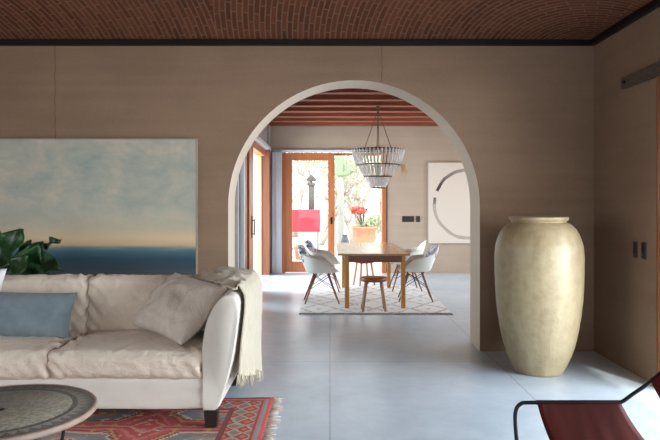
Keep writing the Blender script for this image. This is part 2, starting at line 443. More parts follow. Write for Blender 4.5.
def prism_y(bm, prof, y0, y1, ny=1, fn=None):
    """closed XZ outline swept along Y"""
    rows = []
    for j in range(ny+1):
        y = y0+(y1-y0)*j/ny
        rows.append([bm.verts.new((x, y, z)) for x, z in prof])
    n = len(prof)
    for a, b in zip(rows, rows[1:]):
        for k in range(n): bm.faces.new((a[k], a[(k+1)%n], b[(k+1)%n], b[k]))
    bm.faces.new(rows[0]); bm.faces.new(rows[-1][::-1])
    return bm
def grid(bm, fn, nu, nv, closed_u=False):
    vs = [[bm.verts.new(fn(i/nu, j/nv)) for j in range(nv+1)] for i in range(nu+(0 if closed_u else 1))]
    for i in range(nu):
        a = vs[i]; b = vs[(i+1) % len(vs)]
        for j in range(nv): bm.faces.new((a[j], b[j], b[j+1], a[j+1]))
    return vs
def fbm(p, sc, seed=0):
    q = Vector(p)*sc+Vector((seed*7.3, seed*3.1, seed*5.7))
    return noise.noise(q)+0.5*noise.noise(q*2.1)+0.25*noise.noise(q*4.3)
def ridge(p, sc, seed=0):
    q = Vector((p[0]*sc[0], p[1]*sc[1], p[2]*sc[2]))+Vector((seed*7.3, seed*3.1, seed*5.7))
    q = q+Vector((noise.noise(q*0.6), noise.noise(q*0.6+Vector((9,1,4))), noise.noise(q*0.6+Vector((3,8,2)))))*0.8
    return 1-abs(noise.noise(q))*2.2
def soft_box(bm, c, h, r, bulge, wr, seed=0, cuts=26, wsc=(4,7,7)):
    """upholstered cushion: rounded, crowned, creased"""
    t = B(); bmesh.ops.create_cube(t, size=2); bmesh.ops.subdivide_edges(t, edges=t.edges[:], cuts=cuts, use_grid_fill=True)
    h = Vector(h)
    for v in t.verts:
        u = v.co.copy(); q = Vector((u.x*h.x, u.y*h.y, u.z*h.z))
        inn = Vector([max(-(h[i]-r), min(h[i]-r, q[i])) for i in range(3)]); d = q-inn
        if d.length > 1e-6: q = inn+d.normalized()*r
        nrm = d.normalized() if d.length > 1e-6 else Vector((0,0,0))
        q.z += (bulge[2]*(1-u.x**2)*(1-u.y**2))*(1 if u.z > 0 else -0.2)*abs(u.z)
        q.y += bulge[1]*(1-u.x**2)*(1-u.z**2)*u.y
        q.x += bulge[0]*(1-u.y**2)*(1-u.z**2)*u.x
        e1 = max(abs(u.x), 0.0)**4
        k = (max(-0.2, ridge(q, wsc, seed))**1.0)*wr*(0.35+0.65*e1) + ridge(q, (wsc[0]*2.3, wsc[1]*2.3, wsc[2]*2.3), seed+4)*wr*0.28 + fbm(q, 2.2, seed)*wr*0.55
        if abs(u.y) > 0.95 or u.z > 0.95: k += e1*0.010*math.sin(q.x*70+q.z*60+q.y*25+3*noise.noise(q*6))
        q += nrm*k
        v.co = q+Vector(c)
    merge(bm, t); return bm
def pillow_mesh(w, h, t, seed=0, wr=0.006, n=26, sag=0.0):
    """scatter cushion standing in its XZ plane, bottom edge at z=0"""
    bm = B()
    for side in (-1, 1):
        def fn(a, b, side=side):
            u, v = a*2-1, b*2-1
            f = max(0.0, (1-abs(u)**2.6)*(1-abs(v)**2.6))**0.55
            pin = 1-0.07*(abs(u)**2)*(1-abs(v)**2)*0-0.06*((1-v*v)*abs(u)**3)
            pin2 = 1-0.06*((1-u*u)*abs(v)**3)
            p = Vector((u*w/2*pin, side*t/2*f, v*h/2*pin2+h/2))
            k = ridge((p.x, side, p.z), (7, 1, 7), seed)*wr*f
            p.y += side*k
            p.z -= sag*(1-f)*0
            return p
        grid(bm, fn, n, n)
    bmesh.ops.remove_doubles(bm, verts=bm.verts[:], dist=1e-4)
    return bm
def dowel(bm, a, b, r0, r1=None, seg=10):
    return tube(bm, [a, b], [r0, r0 if r1 is None else r1], seg)

# ------------------------------------------------------------------ camera
F = 642.0; H = 1.4
cam = bpy.data.cameras.new('camera'); co = bpy.data.objects.new('camera', cam); C.objects.link(co)
co.location = (0,0,H); co.rotation_euler = (PI/2,0,0)
cam.sensor_width = 36; cam.lens = F/660*36; cam.shift_y = -17/660; cam.clip_start = 0.05
S.camera = co

# ------------------------------------------------------------------ setting
YW, YB, YD = 6.07, 6.49, 12.84
XR, XL, XDL, XDR = 2.495, -4.6, -1.22, 3.9
AX, AR, AZ = 0.227, 1.19, 1.37
ZT, ZV = 2.884, 2.935
struct(link('floor', box(B(), XL-0.2, XDR+0.3, -2.9, YD+0.35, -0.2, 0), 'floor'))

def arch_wall():
    bm = B(); zt = 3.14; x0, x1 = XL-0.2, XDR+0.2; n = 48
    ap = [(AX-AR, 0)]+[(AX-AR*math.cos(PI*i/n), AZ+AR*math.sin(PI*i/n)) for i in range(n+1)]+[(AX+AR, 0)]
    F_ = {}
    for y in (YW, YB):
        for i, (x, z) in enumerate(ap): F_[(y,i)] = bm.verts.new((x, y, z))
        T = [bm.verts.new((x, y, zt)) for x, z in ap[1:-1]]
        for i in range(1, len(ap)-2): bm.faces.new((F_[(y,i)], F_[(y,i+1)], T[i], T[i-1]))
        for (xe, ia, ib, Tn) in ((x0, 0, 1, T[0]), (x1, len(ap)-1, len(ap)-2, T[-1])):
            a = bm.verts.new((xe, y, 0)); b = bm.verts.new((xe, y, zt))
            m = F_[(y,ib)]
            f = (a, F_[(y,ia)], m, Tn, b)
            bm.faces.new(f)
    bmesh.ops.recalc_face_normals(bm, faces=bm.faces[:])
    n0 = len(bm.faces)
    for i in range(len(ap)-1):
        f = bm.faces.new((F_[(YW,i)], F_[(YB,i)], F_[(YB,i+1)], F_[(YW,i+1)])); f.material_index = 1
    return link('wall_back', bm, ['wall', 'arch'], recalc=False)
wb = struct(arch_wall(), 'rammed earth wall with a round arch opening')
# right wall with a doorway nearer the camera
YDJ = 4.90
bm = B(); box(bm, XR, XR+0.3, YDJ, YW, 0, 3.14); box(bm, XR, XR+0.3, 0.7, YDJ, 2.4, 3.14); box(bm, XR, XR+0.3, -2.9, 0.7, 0, 3.14)
struct(link('wall_right', bm, 'wall'))
# left wall with unseen window added for fill light, and wall behind the camera with two wide openings
bm = B(); box(bm, XL-0.3, XL, 3.6, YW, 0, 3.14); box(bm, XL-0.3, XL, -2.9, 0.6, 0, 3.14); box(bm, XL-0.3, XL, 0.6, 3.6, 2.4, 3.14); box(bm, XL-0.3, XL, 0.6, 3.6, 0, 0.3)
struct(link('wall_left', bm, 'wall'))
bm = B(); box(bm, XL, -1.6, -2.9, -2.6, 0, 3.14); box(bm, 2.0, XR, -2.9, -2.6, 0, 3.14); box(bm, -1.6, 2.0, -2.9, -2.6, 2.55, 3.14); box(bm, -1.6, 2.0, -2.9, -2.6, 0, 0.1)
struct(link('wall_front', bm, 'wall'))
def win(name, x0, x1, y0, y1, z0, z1, axis, n, mat='door_wood', t=0.06, d=0.08):
    e = bpy.data.objects.new(name, None); C.objects.link(e); e['kind'] = 'structure'
    bm = B()
    def bb(a0, a1, c0, c1):
        if axis == 'x': box(bm, a0, a1, y0, y0+d, c0, c1, 0.004)
        else: box(bm, x0, x0+d, a0, a1, c0, c1, 0.004)
    A0, A1 = (x0, x1) if axis == 'x' else (y0, y1)
    bb(A0, A1, z0, z0+t); bb(A0, A1, z1-t, z1)
    for k in range(n+1):
        c = A0+(A1-A0)*k/n; c = min(max(c, A0+t/2), A1-t/2); bb(c-t/2, c+t/2, z0+t, z1-t)
    link('window_frame', bm, mat, e)
    return e
win('window_1', -1.6, 2.0, -2.8, -2.7, 0.1, 2.55, 'x', 3)
win('added_window_4', XL-0.2, XL-0.1, 0.6, 3.6, 0.3, 2.4, 'y', 2)  # added window, out of view, lets fill light reach the right wall
# vaulted brick ceiling
def vault(a, b):
    x = XL+(XR-XL)*a; y = -2.6+(YW+2.6)*b
    u, v = a*2-1, b*2-1
    return Vector((x, y, ZV-0.005+0.95*(1-u*u)**0.8*(1-v*v)))
bm = B(); grid(bm, vault, 60, 60)
struct(link('ceiling', bm, 'brick', smooth=True), 'vaulted red brick ceiling')
# black steel ring beam under the vault
struct(link('trim_1', box(B(), XL, XR, YW-0.05, YW+0.02, ZT, ZV), 'steel_black'), 'black steel angle along the top of the arch wall')
struct(link('trim_2', box(B(), XR-0.05, XR+0.02, -2.6, YW-0.05, ZT, ZV), 'steel_black'), 'black steel angle along the top of the right wall')
struct(link('trim_3', box(B(), XL-0.02, XL+0.05, -2.6, YW-0.05, ZT, ZV), 'steel_black'))
# doorway casing on the right wall
e = struct(bpy.data.objects.new('door_1', None)); C.objects.link(e); e.location = (XR, 4.8, 0)
bm = B(); box(bm, XR-0.005, XR+0.22, 4.77, 4.885, 0, 2.36, 0.004); box(bm, XR-0.005, XR+0.22, 0.71, 0.82, 0, 2.36, 0.006); box(bm, XR-0.005, XR+0.22, 0.82, 4.79, 2.25, 2.36, 0.006)
link('door_frame', bm, 'door_wood', e, world=True)
# steel sliding-door track plate
tr = thing('door_track', 'flat dark steel sliding door track fixed high on the right wall', 'door track', (XR, 3.6, 2.36))
link('track_plate', box(B(), XR-0.035, XR, 1.4, 5.43, 2.36, 2.46, 0.003), 'steel_raw', tr, world=True)
for y in (5.36, 4.6, 3.8):
    bm = B(); t = B(); bmesh.ops.create_cone(t, segments=12, radius1=0.014, radius2=0.012, depth=0.014, cap_ends=True)
    bmesh.ops.rotate(t, verts=t.verts[:], cent=(0,0,0), matrix=Matrix.Rotation(-PI/2, 3, 'Y')); bmesh.ops.translate(t, verts=t.verts[:], vec=(XR-0.042, y, 2.41))
    merge(bm, t); link('bolt', bm, 'steel_black', tr, world=True)
# light switches on the right wall
for (y0, y1, lab) in ((5.205, 5.262, 'dark switch plate on the right wall, nearer the corner'), (5.06, 5.125, 'dark switch plate on the right wall, nearer the wooden door casing')):
    s = thing('light_switch', lab, 'switch', (XR, (y0+y1)/2, 1.02), 0, 'switch plates on the right wall')
    pt = link('plate', box(B(), XR-0.012, XR, y0, y1, 0.955, 1.085, 0.003), 'switch', s, world=True)
    for z in (0.985, 1.025):
        sub(link('rocker', box(B(), XR-0.019, XR-0.011, y0+0.015, y1-0.015, z, z+0.03, 0.002), 'rocker', s, world=True), pt)

# ---- dining room shell
bm = B()
box(bm, XDL-0.3, XDL, YB, 8.5, 0, 3.14); box(bm, XDL-0.3, XDL, 8.5, 12.5, 2.5, 3.14); box(bm, XDL-0.3, XDL+0.03, 12.5, YD+0.3, 0, 3.14)
struct(link('wall_dining_left', bm, 'concrete'))
DX0, DX1, DZ = -1.0, 1.14, 2.45
bm = B()
box(bm, DX1, XDR+0.2, YD, YD+0.3, 0, 3.14); box(bm, XDL+0.03, DX1, YD, YD+0.3, DZ, 3.14); box(bm, XDL+0.03, DX0-0.02, YD, YD+0.3, 0, DZ)
struct(link('wall_dining_back', bm, 'wall_din'))
bm = B(); box(bm, XDR, XDR+0.3, YB, 7.2, 0, 3.14); box(bm, XDR, XDR+0.3, 12.0, YD, 0, 3.14); box(bm, XDR, XDR+0.3, 7.2, 12.0, 2.5, 3.14); box(bm, XDR, XDR+0.3, 7.2, 12, 0, 0.5)
struct(link('wall_dining_right', bm, 'wall_din'))
win('added_window_2', XDR+0.1, XDR+0.2, 7.2, 12.0, 0.5, 2.5, 'y', 3)  # added window in the unseen wall, admits side light to the dining room
struct(link('ceiling_dining', box(B(), XDL-0.3, XDR+0.3, YB, YD+0.3, 3.12, 3.2), 'deck'), 'red brown boarded ceiling over the dining room')
ords = ['against the back wall', 'second from the back wall', 'third from the back wall', 'fourth from the back wall, chandelier hook on it', 'fifth from the back wall', 'sixth from the back wall', 'seventh from the back wall', 'eighth from the back wall', 'ninth from the back wall', 'tenth from the back wall']
by = [12.66, 12.0, 11.36, 10.72, 10.10, 9.52, 8.91, 8.30, 7.70, 7.10]
bo = ['against the back wall', 'second from the back wall', 'third from the back wall', 'fourth from the back wall', 'fifth from the back wall, carrying the chandelier', 'sixth from the back wall', 'seventh from the back wall', 'eighth from the back wall', 'ninth from the back wall', 'tenth from the back wall']
for k, y in enumerate(by):
    tag(link('ceiling_beam', box(B(), XDL, XDR, y-0.085, y+0.085, 2.92, 3.12, 0.006), 'beam'), 'red brown wooden ceiling beam, '+bo[k], 'beam', 'ceiling beams over the dining room')
# steel post and lintel round the garden door
bm = B(); box(bm, -1.15, -0.96, YD-0.06, YD+0.02, 0, 2.45, 0.004); box(bm, -1.075, -1.06, YD-0.075, YD-0.05, 0, 2.45); 
struct(link('trim_4', bm, 'steel_pale'), 'pale steel post left of the garden door')
struct(link('trim_5', box(B(), -1.15, DX1+0.06, YD-0.06, YD+0.02, 2.41, 2.46, 0.004), 'steel_pale'), 'pale steel lintel over the garden door')
struct(link('trim_6', box(B(), XDL-0.05, XDL+0.05, 8.5, YD-0.06, 2.43, 2.50, 0.004), 'steel_pale'), 'pale steel lintel over the side doors')
# garden door: fixed timber frame, one glazed leaf, right half open
e = struct(bpy.data.objects.new('door_2', None), 'timber framed garden door, right half open'); C.objects.link(e); e.location = (0, YD, 0)
bm = B(); box(bm, 1.04, 1.12, YD-0.03, YD+0.2, 0, 2.41, 0.005); box(bm, -0.96, 1.04, YD+0.1, YD+0.2, 2.36, 2.41, 0.005); box(bm, -0.96, -0.9, YD-0.01, YD+0.2, 0, 2.41, 0.005)
link('door_frame', bm, 'door_wood', e, world=True)
bm = B(); y0, y1 = YD, YD+0.06
box(bm, -0.90, -0.755, y0, y1, 0.02, 2.40, 0.005); box(bm, -0.04, 0.095, y0, y1, 0.02, 2.40, 0.005)
box(bm, -0.755, -0.04, y0, y1, 2.25, 2.40, 0.005); box(bm, -0.755, -0.04, y0, y1, 0.02, 0.23, 0.005)
leaf = link('door_leaf', bm, 'door_wood', e, world=True)
o = link('door_glass', box(B(), -0.755, -0.04, y0+0.025, y0+0.035, 0.23, 2.25), 'glass', e, world=True); sub(o, leaf)
bm = B(); box(bm, 0.01, 0.045, y0-0.012, y0, 0.98, 1.12, 0.004); dowel(bm, (0.028, y0-0.012, 1.05), (0.028, y0-0.05, 1.05), 0.012)
o = link('door_handle', bm, 'steel_black', e, world=True); sub(o, leaf)
# side doors of the dining room: steel glazed fixed light, timber sliding panel, open bay, timber post
e = struct(bpy.data.objects.new('door_3', None), 'timber sliding door on the left side of the dining room, pushed open'); C.objects.link(e); e.location = (XDL, 10, 0)
bm = B(); box(bm, XDL-0.10, XDL-0.03, 9.2, 9.72, 0.02, 2.40, 0.005)
link('door_leaf', bm, 'door_wood', e, world=True)
bm = B(); box(bm, XDL-0.07, XDL+0.0, 9.72, 10.22, 0.02, 2.40, 0.005); 
leaf = link('door_leaf', bm, 'door_wood', e, world=True)
bm = B(); box(bm, XDL+0.0, XDL+0.012, 9.98, 10.03, 0.85, 1.2, 0.003); dowel(bm, (XDL+0.045, 10.0, 0.9), (XDL+0.045, 10.0, 1.15), 0.01); dowel(bm, (XDL, 10.0, 0.92), (XDL+0.045, 10.0, 0.92), 0.008); dowel(bm, (XDL, 10.0, 1.13), (XDL+0.045, 10.0, 1.13), 0.008)
sub(link('door_handle', bm, 'steel_black', e, world=True), leaf)
bm = B(); box(bm, XDL-0.16, XDL-0.02, 9.2, 12.3, 2.30, 2.43, 0.005)
link('door_header', bm, 'door_wood', e, world=True)
bm = B(); box(bm, XDL-0.10, XDL+0.055, 12.38, 12.5, 0, 2.43, 0.005); link('door_post', bm, 'post_wood', e, world=True)
bm = B(); box(bm, XDL-0.17, XDL-0.10, 12.36, 12.5, 0, 2.43, 0.005); link('door_stop', bm, 'door_wood2', e, world=True)
e = struct(bpy.data.objects.new('window_3', None)); C.objects.link(e); e.location = (XDL, 8.9, 0)
bm = B(); box(bm, XDL-0.08, XDL, 8.5, 9.2, 0.0, 0.1); box(bm, XDL-0.08, XDL, 8.5, 9.2, 2.33, 2.43); box(bm, XDL-0.08, XDL, 8.5, 8.58, 0.1, 2.33); box(bm, XDL-0.08, XDL, 9.1, 9.2, 0.1, 2.33)
link('window_frame', bm, 'steel_pale', e, world=True)
link('window_pane', box(B(), XDL-0.05, XDL-0.04, 8.58, 9.1, 0.1, 2.33), 'glass', e, world=True)
struct(link('trim_7', box(B(), XDL-0.25, XDL+0.06, 8.5, 12.5, 0.0, 0.012), 'steel_pale'), 'steel threshold of the side doors')

# switches on the dining wall
s = thing('light_switch', 'wide double dark switch plate on the dining wall left of the white canvas', 'switch', (1.56, YD, 1.02), 0, 'switch plates on the dining wall')
pt = link('plate', box(B(), 1.44, 1.68, YD-0.012, YD, 1.02, 1.14, 0.003), 'switch', s, world=True)
for x in (1.47, 1.53, 1.59, 1.65): sub(link('rocker', box(B(), x-0.018, x+0.012, YD-0.018, YD-0.01, 1.045, 1.115, 0.002), 'rocker', s, world=True), pt)
s = thing('light_switch', 'narrow single dark switch plate on the dining wall right of the double plate', 'switch', (1.76, YD, 1.02), 0, 'switch plates on the dining wall')
pt = link('plate', box(B(), 1.72, 1.80, YD-0.012, YD, 1.02, 1.14, 0.003), 'switch', s, world=True)
sub(link('rocker', box(B(), 1.745, 1.775, YD-0.018, YD-0.01, 1.045, 1.115, 0.002), 'rocker', s, world=True), pt)

# ------------------------------------------------------------------ pictures
p = thing('painting', 'large seascape painting in grey green and deep blue behind the sofa', 'painting', (-2.55, YW-0.04, 0.575))
link('canvas', box(B(), -1.29, 1.29, -0.004, 0.004, 0, 1.42), 'sea', p)
bm = B()
for a in ((-1.30,-1.29,0,1.42), (1.29,1.30,0,1.42), (-1.30,1.30,-0.01,0), (-1.30,1.30,1.42,1.43)): box(bm, a[0], a[1], -0.006, 0.04, a[2], a[3])
link('frame', bm, 'canvas_edge', p)
p = thing('painting', 'white canvas with one grey brush stroke ring on the dining wall', 'painting', (2.76, YD-0.045, 0.6))
link('canvas', box(B(), -0.80, 0.80, -0.004, 0.004, 0, 1.6), 'brush', p)
bm = B()
for a in ((-0.812,-0.80,-0.012,1.612), (0.80,0.812,-0.012,1.612), (-0.80,0.80,-0.012,0), (-0.80,0.80,1.60,1.612)): box(bm, a[0], a[1], -0.004, 0.045, a[2], a[3])
link('frame', bm, 'canvas_edge', p)

# ------------------------------------------------------------------ sofa
RY0, RY1 = 2.66, 4.60
sofa = thing('sofa', 'long slipcovered off-white sofa with dark block legs, standing on the red kilim', 'sofa', (-1.75, 4.45, 0))
AO = -1.75          # mirror axis
bm = B(); soft_box(bm, (AO, 4.46, 0.216), (1.06, 0.485, 0.102), 0.03, (0,0,0), 0.003, 1, 16)
link('base', bm, 'linen_flat', sofa, True, True)
prof = [(-.785,.114),(-.785,.30),(-.785,.50),(-.772,.60),(-.745,.70),(-.71,.77),(-.675,.812),(-.64,.832),(-.605,.832),(-.578,.812),(-.566,.77),(-.572,.68),(-.588,.54),(-.61,.42),(-.65,.27),(-.70,.114)]
prof = [(q.x, q.z) for q in catmull([(x,0,z) for x,z in prof], 3)]
def arm(mirror):
    bm = B(); pr = [(2*AO-x, z) for x, z in prof] if mirror else prof
    t = B(); prism_y(t, pr, 3.955, 4.96, 14)
    ed = [e for e in t.edges if len(e.link_faces) == 2 and any(len(f.verts) > 4 for f in e.link_faces)]
    bmesh.ops.bevel(t, geom=ed, offset=0.022, segments=3, affect='EDGES', profile=0.6)
    for v in t.verts:
        v.co.x += fbm(v.co, 3, 5)*0.004
        if v.co.z > 0.5: v.co.z += fbm(v.co, 4, 6)*0.004+0.02*(v.co.y-3.97)
    merge(bm, t); return bm
link('arm', arm(False), 'linen_flat', sofa, True, True)
link('arm', arm(True), 'linen_flat', sofa, True, True)
bm = B(); soft_box(bm, (AO, 4.90, 0.475), (1.10, 0.09, 0.335), 0.05, (0,0,0), 0.004, 2, 18)
link('back_frame', bm, 'linen_flat', sofa, True, True)
for k, cx in enumerate((-1.265, -2.235)):
    bm = B(); soft_box(bm, (cx, 4.345, 0.388), (0.484, 0.38, 0.084), 0.05, (0.01,0.012,0.03), 0.014, 11+k, 64, (7,13,9))
    link('seat_cushion', bm, 'linen', sofa, True, True)
    bm = B(); soft_box(bm, (0, 0, 0), (0.482, 0.095, 0.23), 0.05, (0.0,0.03,0.008), 0.014, 21+k, 60, (11,6,7))
    bmesh.ops.rotate(bm, verts=bm.verts[:], cent=(0,0,0), matrix=Matrix.Rotation(-0.13, 3, 'X')); bmesh.ops.translate(bm, verts=bm.verts[:], vec=(cx, 4.72, 0.63))
    link('back_cushion', bm, 'linen', sofa, True, True)
for (x, y) in ((-0.737, 4.00), (-0.737, 4.90), (2*AO+0.737, 4.00), (2*AO+0.735, 4.90)):
    bm = B(); t = B(); bmesh.ops.create_cone(t, cap_ends=True, segments=4, radius1=0.050, radius2=0.062, depth=0.14)
    bmesh.ops.rotate(t, verts=t.verts[:], cent=(0,0,0), matrix=Matrix.Rotation(PI/4, 3, 'Z')); bmesh.ops.bevel(t, geom=t.edges[:], offset=0.004, segments=2, affect='EDGES')
    bmesh.ops.translate(t, verts=t.verts[:], vec=(x, y, 0.07+0.0125)); merge(bm, t)
    link('leg', bm, 'darkwood', sofa, False, True)
# scatter cushions on the sofa
def put(o, loc, rot):
    o.location = loc; o.rotation_euler = Euler(rot, 'XYZ'); return o
o = tag(link('throw_pillow', pillow_mesh(0.66, 0.345, 0.22, 3, 0.006), 'blue_linen', None, True), 'long grey-blue lumbar pillow leaning on the sofa back', 'pillow')
put(o, (-2.105, 4.36, 0.462), (-0.38, 0.03, 0.05))
o = tag(link('throw_pillow', pillow_mesh(0.50, 0.50, 0.16, 4, 0.006), 'white_cotton', None, True), 'white square pillow behind the grey-blue lumbar pillow', 'pillow')
put(o, (-2.60, 4.47, 0.465), (-0.30, 0.06, 0.06))
o = tag(link('throw_pillow', pillow_mesh(0.70, 0.56, 0.22, 9, 0.020, 46), 'grey_linen', None, True), 'oatmeal linen pillow slumped in the corner against the sofa arm', 'pillow')
e1, e2 = Vector((.68,-.73,-.05)), Vector((.52,.15,.66)); nn = e2.cross(e1).normalized()
for v in o.data.vertices: v.co = e1*v.co.x+nn*v.co.y+e2*v.co.z
o.location = (-1.185, 4.36, 0.505)

# throw blanket over the arm and back corner
def throw_mesh():
    bm = B()
    # path across: from the seat back corner, over the arm top, down the outside
    path = catmull([(-1.00,0,.850), (-.90,0,.885), (-.80,0,.90), (-.70,0,.895), (-.61,0,.885), (-.555,0,.86), (-.528,0,.80), (-.525,0,.70), (-.53,0,.55), (-.535,0,.4), (-.535,0,.27), (-.535,0,.15)], 6)
    n = len(path)-1
    def fn(a, b):
        i = min(int(a*n), n-1); f = a*n-i; p = path[i].lerp(path[i+1], f)
        yl, yh = 4.06, 4.90
        if a < 0.35: yl = 4.06+(0.35-a)/0.35*0.55
        y = yl+(yh-yl)*b
        q = Vector((p.x, y, p.z))
        hang = max(0.0, (a-0.45)/0.55)
        fold = math.sin(b*19+0.8*math.sin(a*5))+0.5*math.sin(b*37+2)
        q.x += hang*0.022*fold - hang*(1-b)*0.03 + hang*b*0.015
        q.y += hang*0.015*math.sin(a*9+b*6)
        if a < 0.45: q.z += 0.014*ridge((p.x, y, 0), (9, 12, 1), 3)+0.01*fbm((p.x, y, 0), 9, 4)
        if a < 0.35: q.z += 0.02*(0.35-a)/0.35*fbm((p.x, y, 1), 14, 8)
        if p.z < 0.72: q.z = 0.72-(0.72-p.z)/(0.72-0.15)*(0.72-(0.29-0.17*b)) + hang*0.02*fbm((0, y, 0), 8, 2)
        if b < 0.15 and a < 0.4: q.z -= 0.03*(0.15-b)/0.15
        return q
    grid(bm, fn, 80, 46)
    return bm
thr = thing('throw_blanket', 'cream wool throw draped over the right arm of the sofa', 'blanket', (-0.6, 4.45, 0.86))
o = link('blanket', throw_mesh(), 'throw', thr, True, True)
md = o.modifiers.new('thick', 'SOLIDIFY'); md.thickness = 0.012; md.offset = 1
bm = B()
for k in range(70):
    b = (k+random.random()*0.6)/70; y = 4.06+0.84*b
    x = -.535-0.05*(1-b)+0.015*b+0.02*math.sin(b*19)
    l = random.uniform(0.05, 0.09)
    zb = 0.30-0.17*b+0.02*fbm((0, y, 0), 8, 2)
    tube(bm, [(x, y, zb), (x+random.uniform(-.01,.01), y+random.uniform(-.01,.01), zb-l*0.5), (x+random.uniform(-.015,.015), y+random.uniform(-.012,.012), zb-l)], [0.006, 0.005, 0.003], 5)
stuff(link('fringe', bm, 'throw', thr, True, True))

# ------------------------------------------------------------------ red kilim
rug = thing('area_rug', 'red patterned kilim rug under the sofa and the mosaic coffee table', 'rug', (-1.80, 3.62, 0))
bm = B(); t = B(); bmesh.ops.create_grid(t, x_segments=60, y_segments=40, size=1)
for v in t.verts:
    v.co = Vector((v.co.x*1.4, v.co.y*0.97, 0.009+0.003*noise.noise(Vector((v.co.x*4, v.co.y*4, 0)))))
    v.co.y += 0.012*noise.noise(Vector((v.co.x*4, 0, 3)))
merge(bm, t)
ext = bmesh.ops.extrude_face_region(bm, geom=bm.faces[:]); 
for g in ext['geom']:
    if isinstance(g, bmesh.types.BMVert): g.co.z = 0.001
link('rug_weave', bm, 'kilim', rug, True)
for sx in (1, -1):
    bm = B()
    for k in range(64):
        y = -0.96+1.92*(k+0.5)/64
        l = random.uniform(0.05, 0.085); dy = random.uniform(-0.02, 0.02)
        tube(bm, [(sx*1.39, y, 0.006), (sx*(1.40+l*0.5), y+dy*0.4, 0.0065), (sx*(1.40+l), y+dy, 0.005)], [0.0055, 0.005, 0.003], 5)
    stuff(link('fringe', bm, 'cord', rug, True))

# ------------------------------------------------------------------ coffee table
ct = thing('coffee_table', 'round low table with greenish mosaic top and black iron legs, on the kilim', 'coffee table', (-1.52, 2.95, 0.012))
ct.scale = (1.05, 1.05, 1.0)
bm = B(); lathe(bm, [(0.012,0.428),(0.385,0.428),(0.388,0.438)], 72, capb=False); lathe(bm, [(0.388,0.438),(0.012,0.4385)], 72, capb=False)
bmesh.ops.remove_doubles(bm, verts=bm.verts[:], dist=1e-5)
link('table_top', bm, 'mosaic', ct, True)
bm = B(); lathe(bm, [(0.384,0.412),(0.400,0.410),(0.406,0.418),(0.406,0.432),(0.400,0.439),(0.386,0.4385),(0.384,0.412)], 72, capb=False)
link('rim', bm, 'rim', ct, True)
bm = B(); lathe(bm, [(0.0001,0.434),(0.020,0.434),(0.022,0.440),(0.0001,0.441)], 24, capb=False); link('hole_cap', bm, 'steel_black', ct, True)
for k in range(4):
    a = PI/4+k*PI/2+0.16
    ca, sa = math.cos(a), math.sin(a)
    bm = B(); tube(bm, catmull([(0.26*ca,0.26*sa,0.412), (0.29*ca,0.29*sa,0.38), (0.305*ca,0.305*sa,0.25), (0.28*ca,0.28*sa,0.12), (0.33*ca,0.33*sa,0.008)], 5), 0.008, 8)
    link('leg', bm, 'steel_black', ct, True)
bm = B(); tube(bm, [(0.283*math.cos(2*PI*k/48), 0.283*math.sin(2*PI*k/48), 0.14) for k in range(48)], 0.006, 8, closed=True)
link('stretcher', bm, 'steel_black', ct, True)

# ------------------------------------------------------------------ urn
urn = thing('floor_urn', 'tall ochre glazed ceramic urn standing in the corner right of the arch', 'urn', (1.735, 5.34, 0))
pr = [(.19,0.0),(.205,.012),(.243,.09),(.281,.18),(.312,.29),(.340,.43),(.357,.56),(.367,.69),(.372,.83),(.3715,.95),(.364,1.04),(.344,1.11),(.312,1.175),(.276,1.215),(.250,1.232),(.232,1.238),(.228,1.246)]
pr = [(q.x*0.96, q.z) for q in catmull([(r,0,z) for r,z in pr], 4)]
bm = B(); lathe(bm, pr, 96)
for v in bm.verts:
    r = math.hypot(v.co.x, v.co.y)
    if r > 0.01:
        k = 1+0.009*fbm(v.co, 2.2, 1)+0.003*math.sin(v.co.z*55)*(0.5+0.5*noise.noise(v.co*3))
        v.co.x *= k; v.co.y *= k
link('body', bm, 'urn', urn, True)
bm = B(); lathe(bm, [(0.955*a_, b_) for a_, b_ in [(.226,1.240),(.232,1.250),(.246,1.262),(.252,1.272),(.250,1.284),(.238,1.288),(.222,1.280),(.214,1.24),(.22,1.18),(.27,1.1),(.30,1.0)]], 96, capb=False)
link('rim', bm, 'urn', urn, True)

# ------------------------------------------------------------------ fiddle leaf plant behind the sofa
pl = thing('potted_fig', 'dark green broad-leaved fig plant behind the left end of the sofa', 'plant', (-2.75, 5.50, 0))
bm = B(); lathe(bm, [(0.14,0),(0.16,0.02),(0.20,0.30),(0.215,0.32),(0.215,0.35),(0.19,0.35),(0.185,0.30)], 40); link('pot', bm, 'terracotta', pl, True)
bm = B(); lathe(bm, [(0.0001,0.302),(0.187,0.30)], 32, capb=False); link('soil', bm, 'soil', pl, True)
bm = B(); tube(bm, catmull([(0,0,0.28), (0.03,-0.02,0.55), (0.10,-0.05,0.78), (0.14,-0.06,0.98)], 6), [0.016]*10+[0.012]*9, 8)
tube(bm, catmull([(0.08,-0.04,0.72), (0.20,-0.06,0.83), (0.38,-0.08,0.93)], 6), 0.008, 8)
tube(bm, catmull([(0.02,-0.02,0.5), (-0.1,-0.06,0.8), (-0.12,-0.08,1.05)], 6), 0.010, 8)
link('stem', bm, 'stem', pl, True)
def leaf_mesh(base, tip, width, normal, curl=0.15, seed=0, droop=0.1, wave=0.015):
    bm = B(); base = Vector(base); tip = Vector(tip); d = tip-base; L = d.length; d.normalize()
    n = Vector(normal); n = (n-d*n.dot(d)).normalized(); s = d.cross(n)
    def fn(a, b):
        v = b*2-1
        w = width*(math.sin(PI*min(1,a**0.75))**0.7)*(0.75+0.35*a) if 0 < a < 1 else 0.002
        p = base+d*(L*a)+s*(v*w/2)
        p += n*(curl*w*v*v + wave*math.sin(a*13+seed)*abs(v)*1.5 - droop*L*a*a)
        return p
    grid(bm, fn, 18, 8); return bm
fx = lambda px, py, Y: Vector(((px-330)*Y/F+2.75, Y-5.50, H-(py-203)*Y/F))
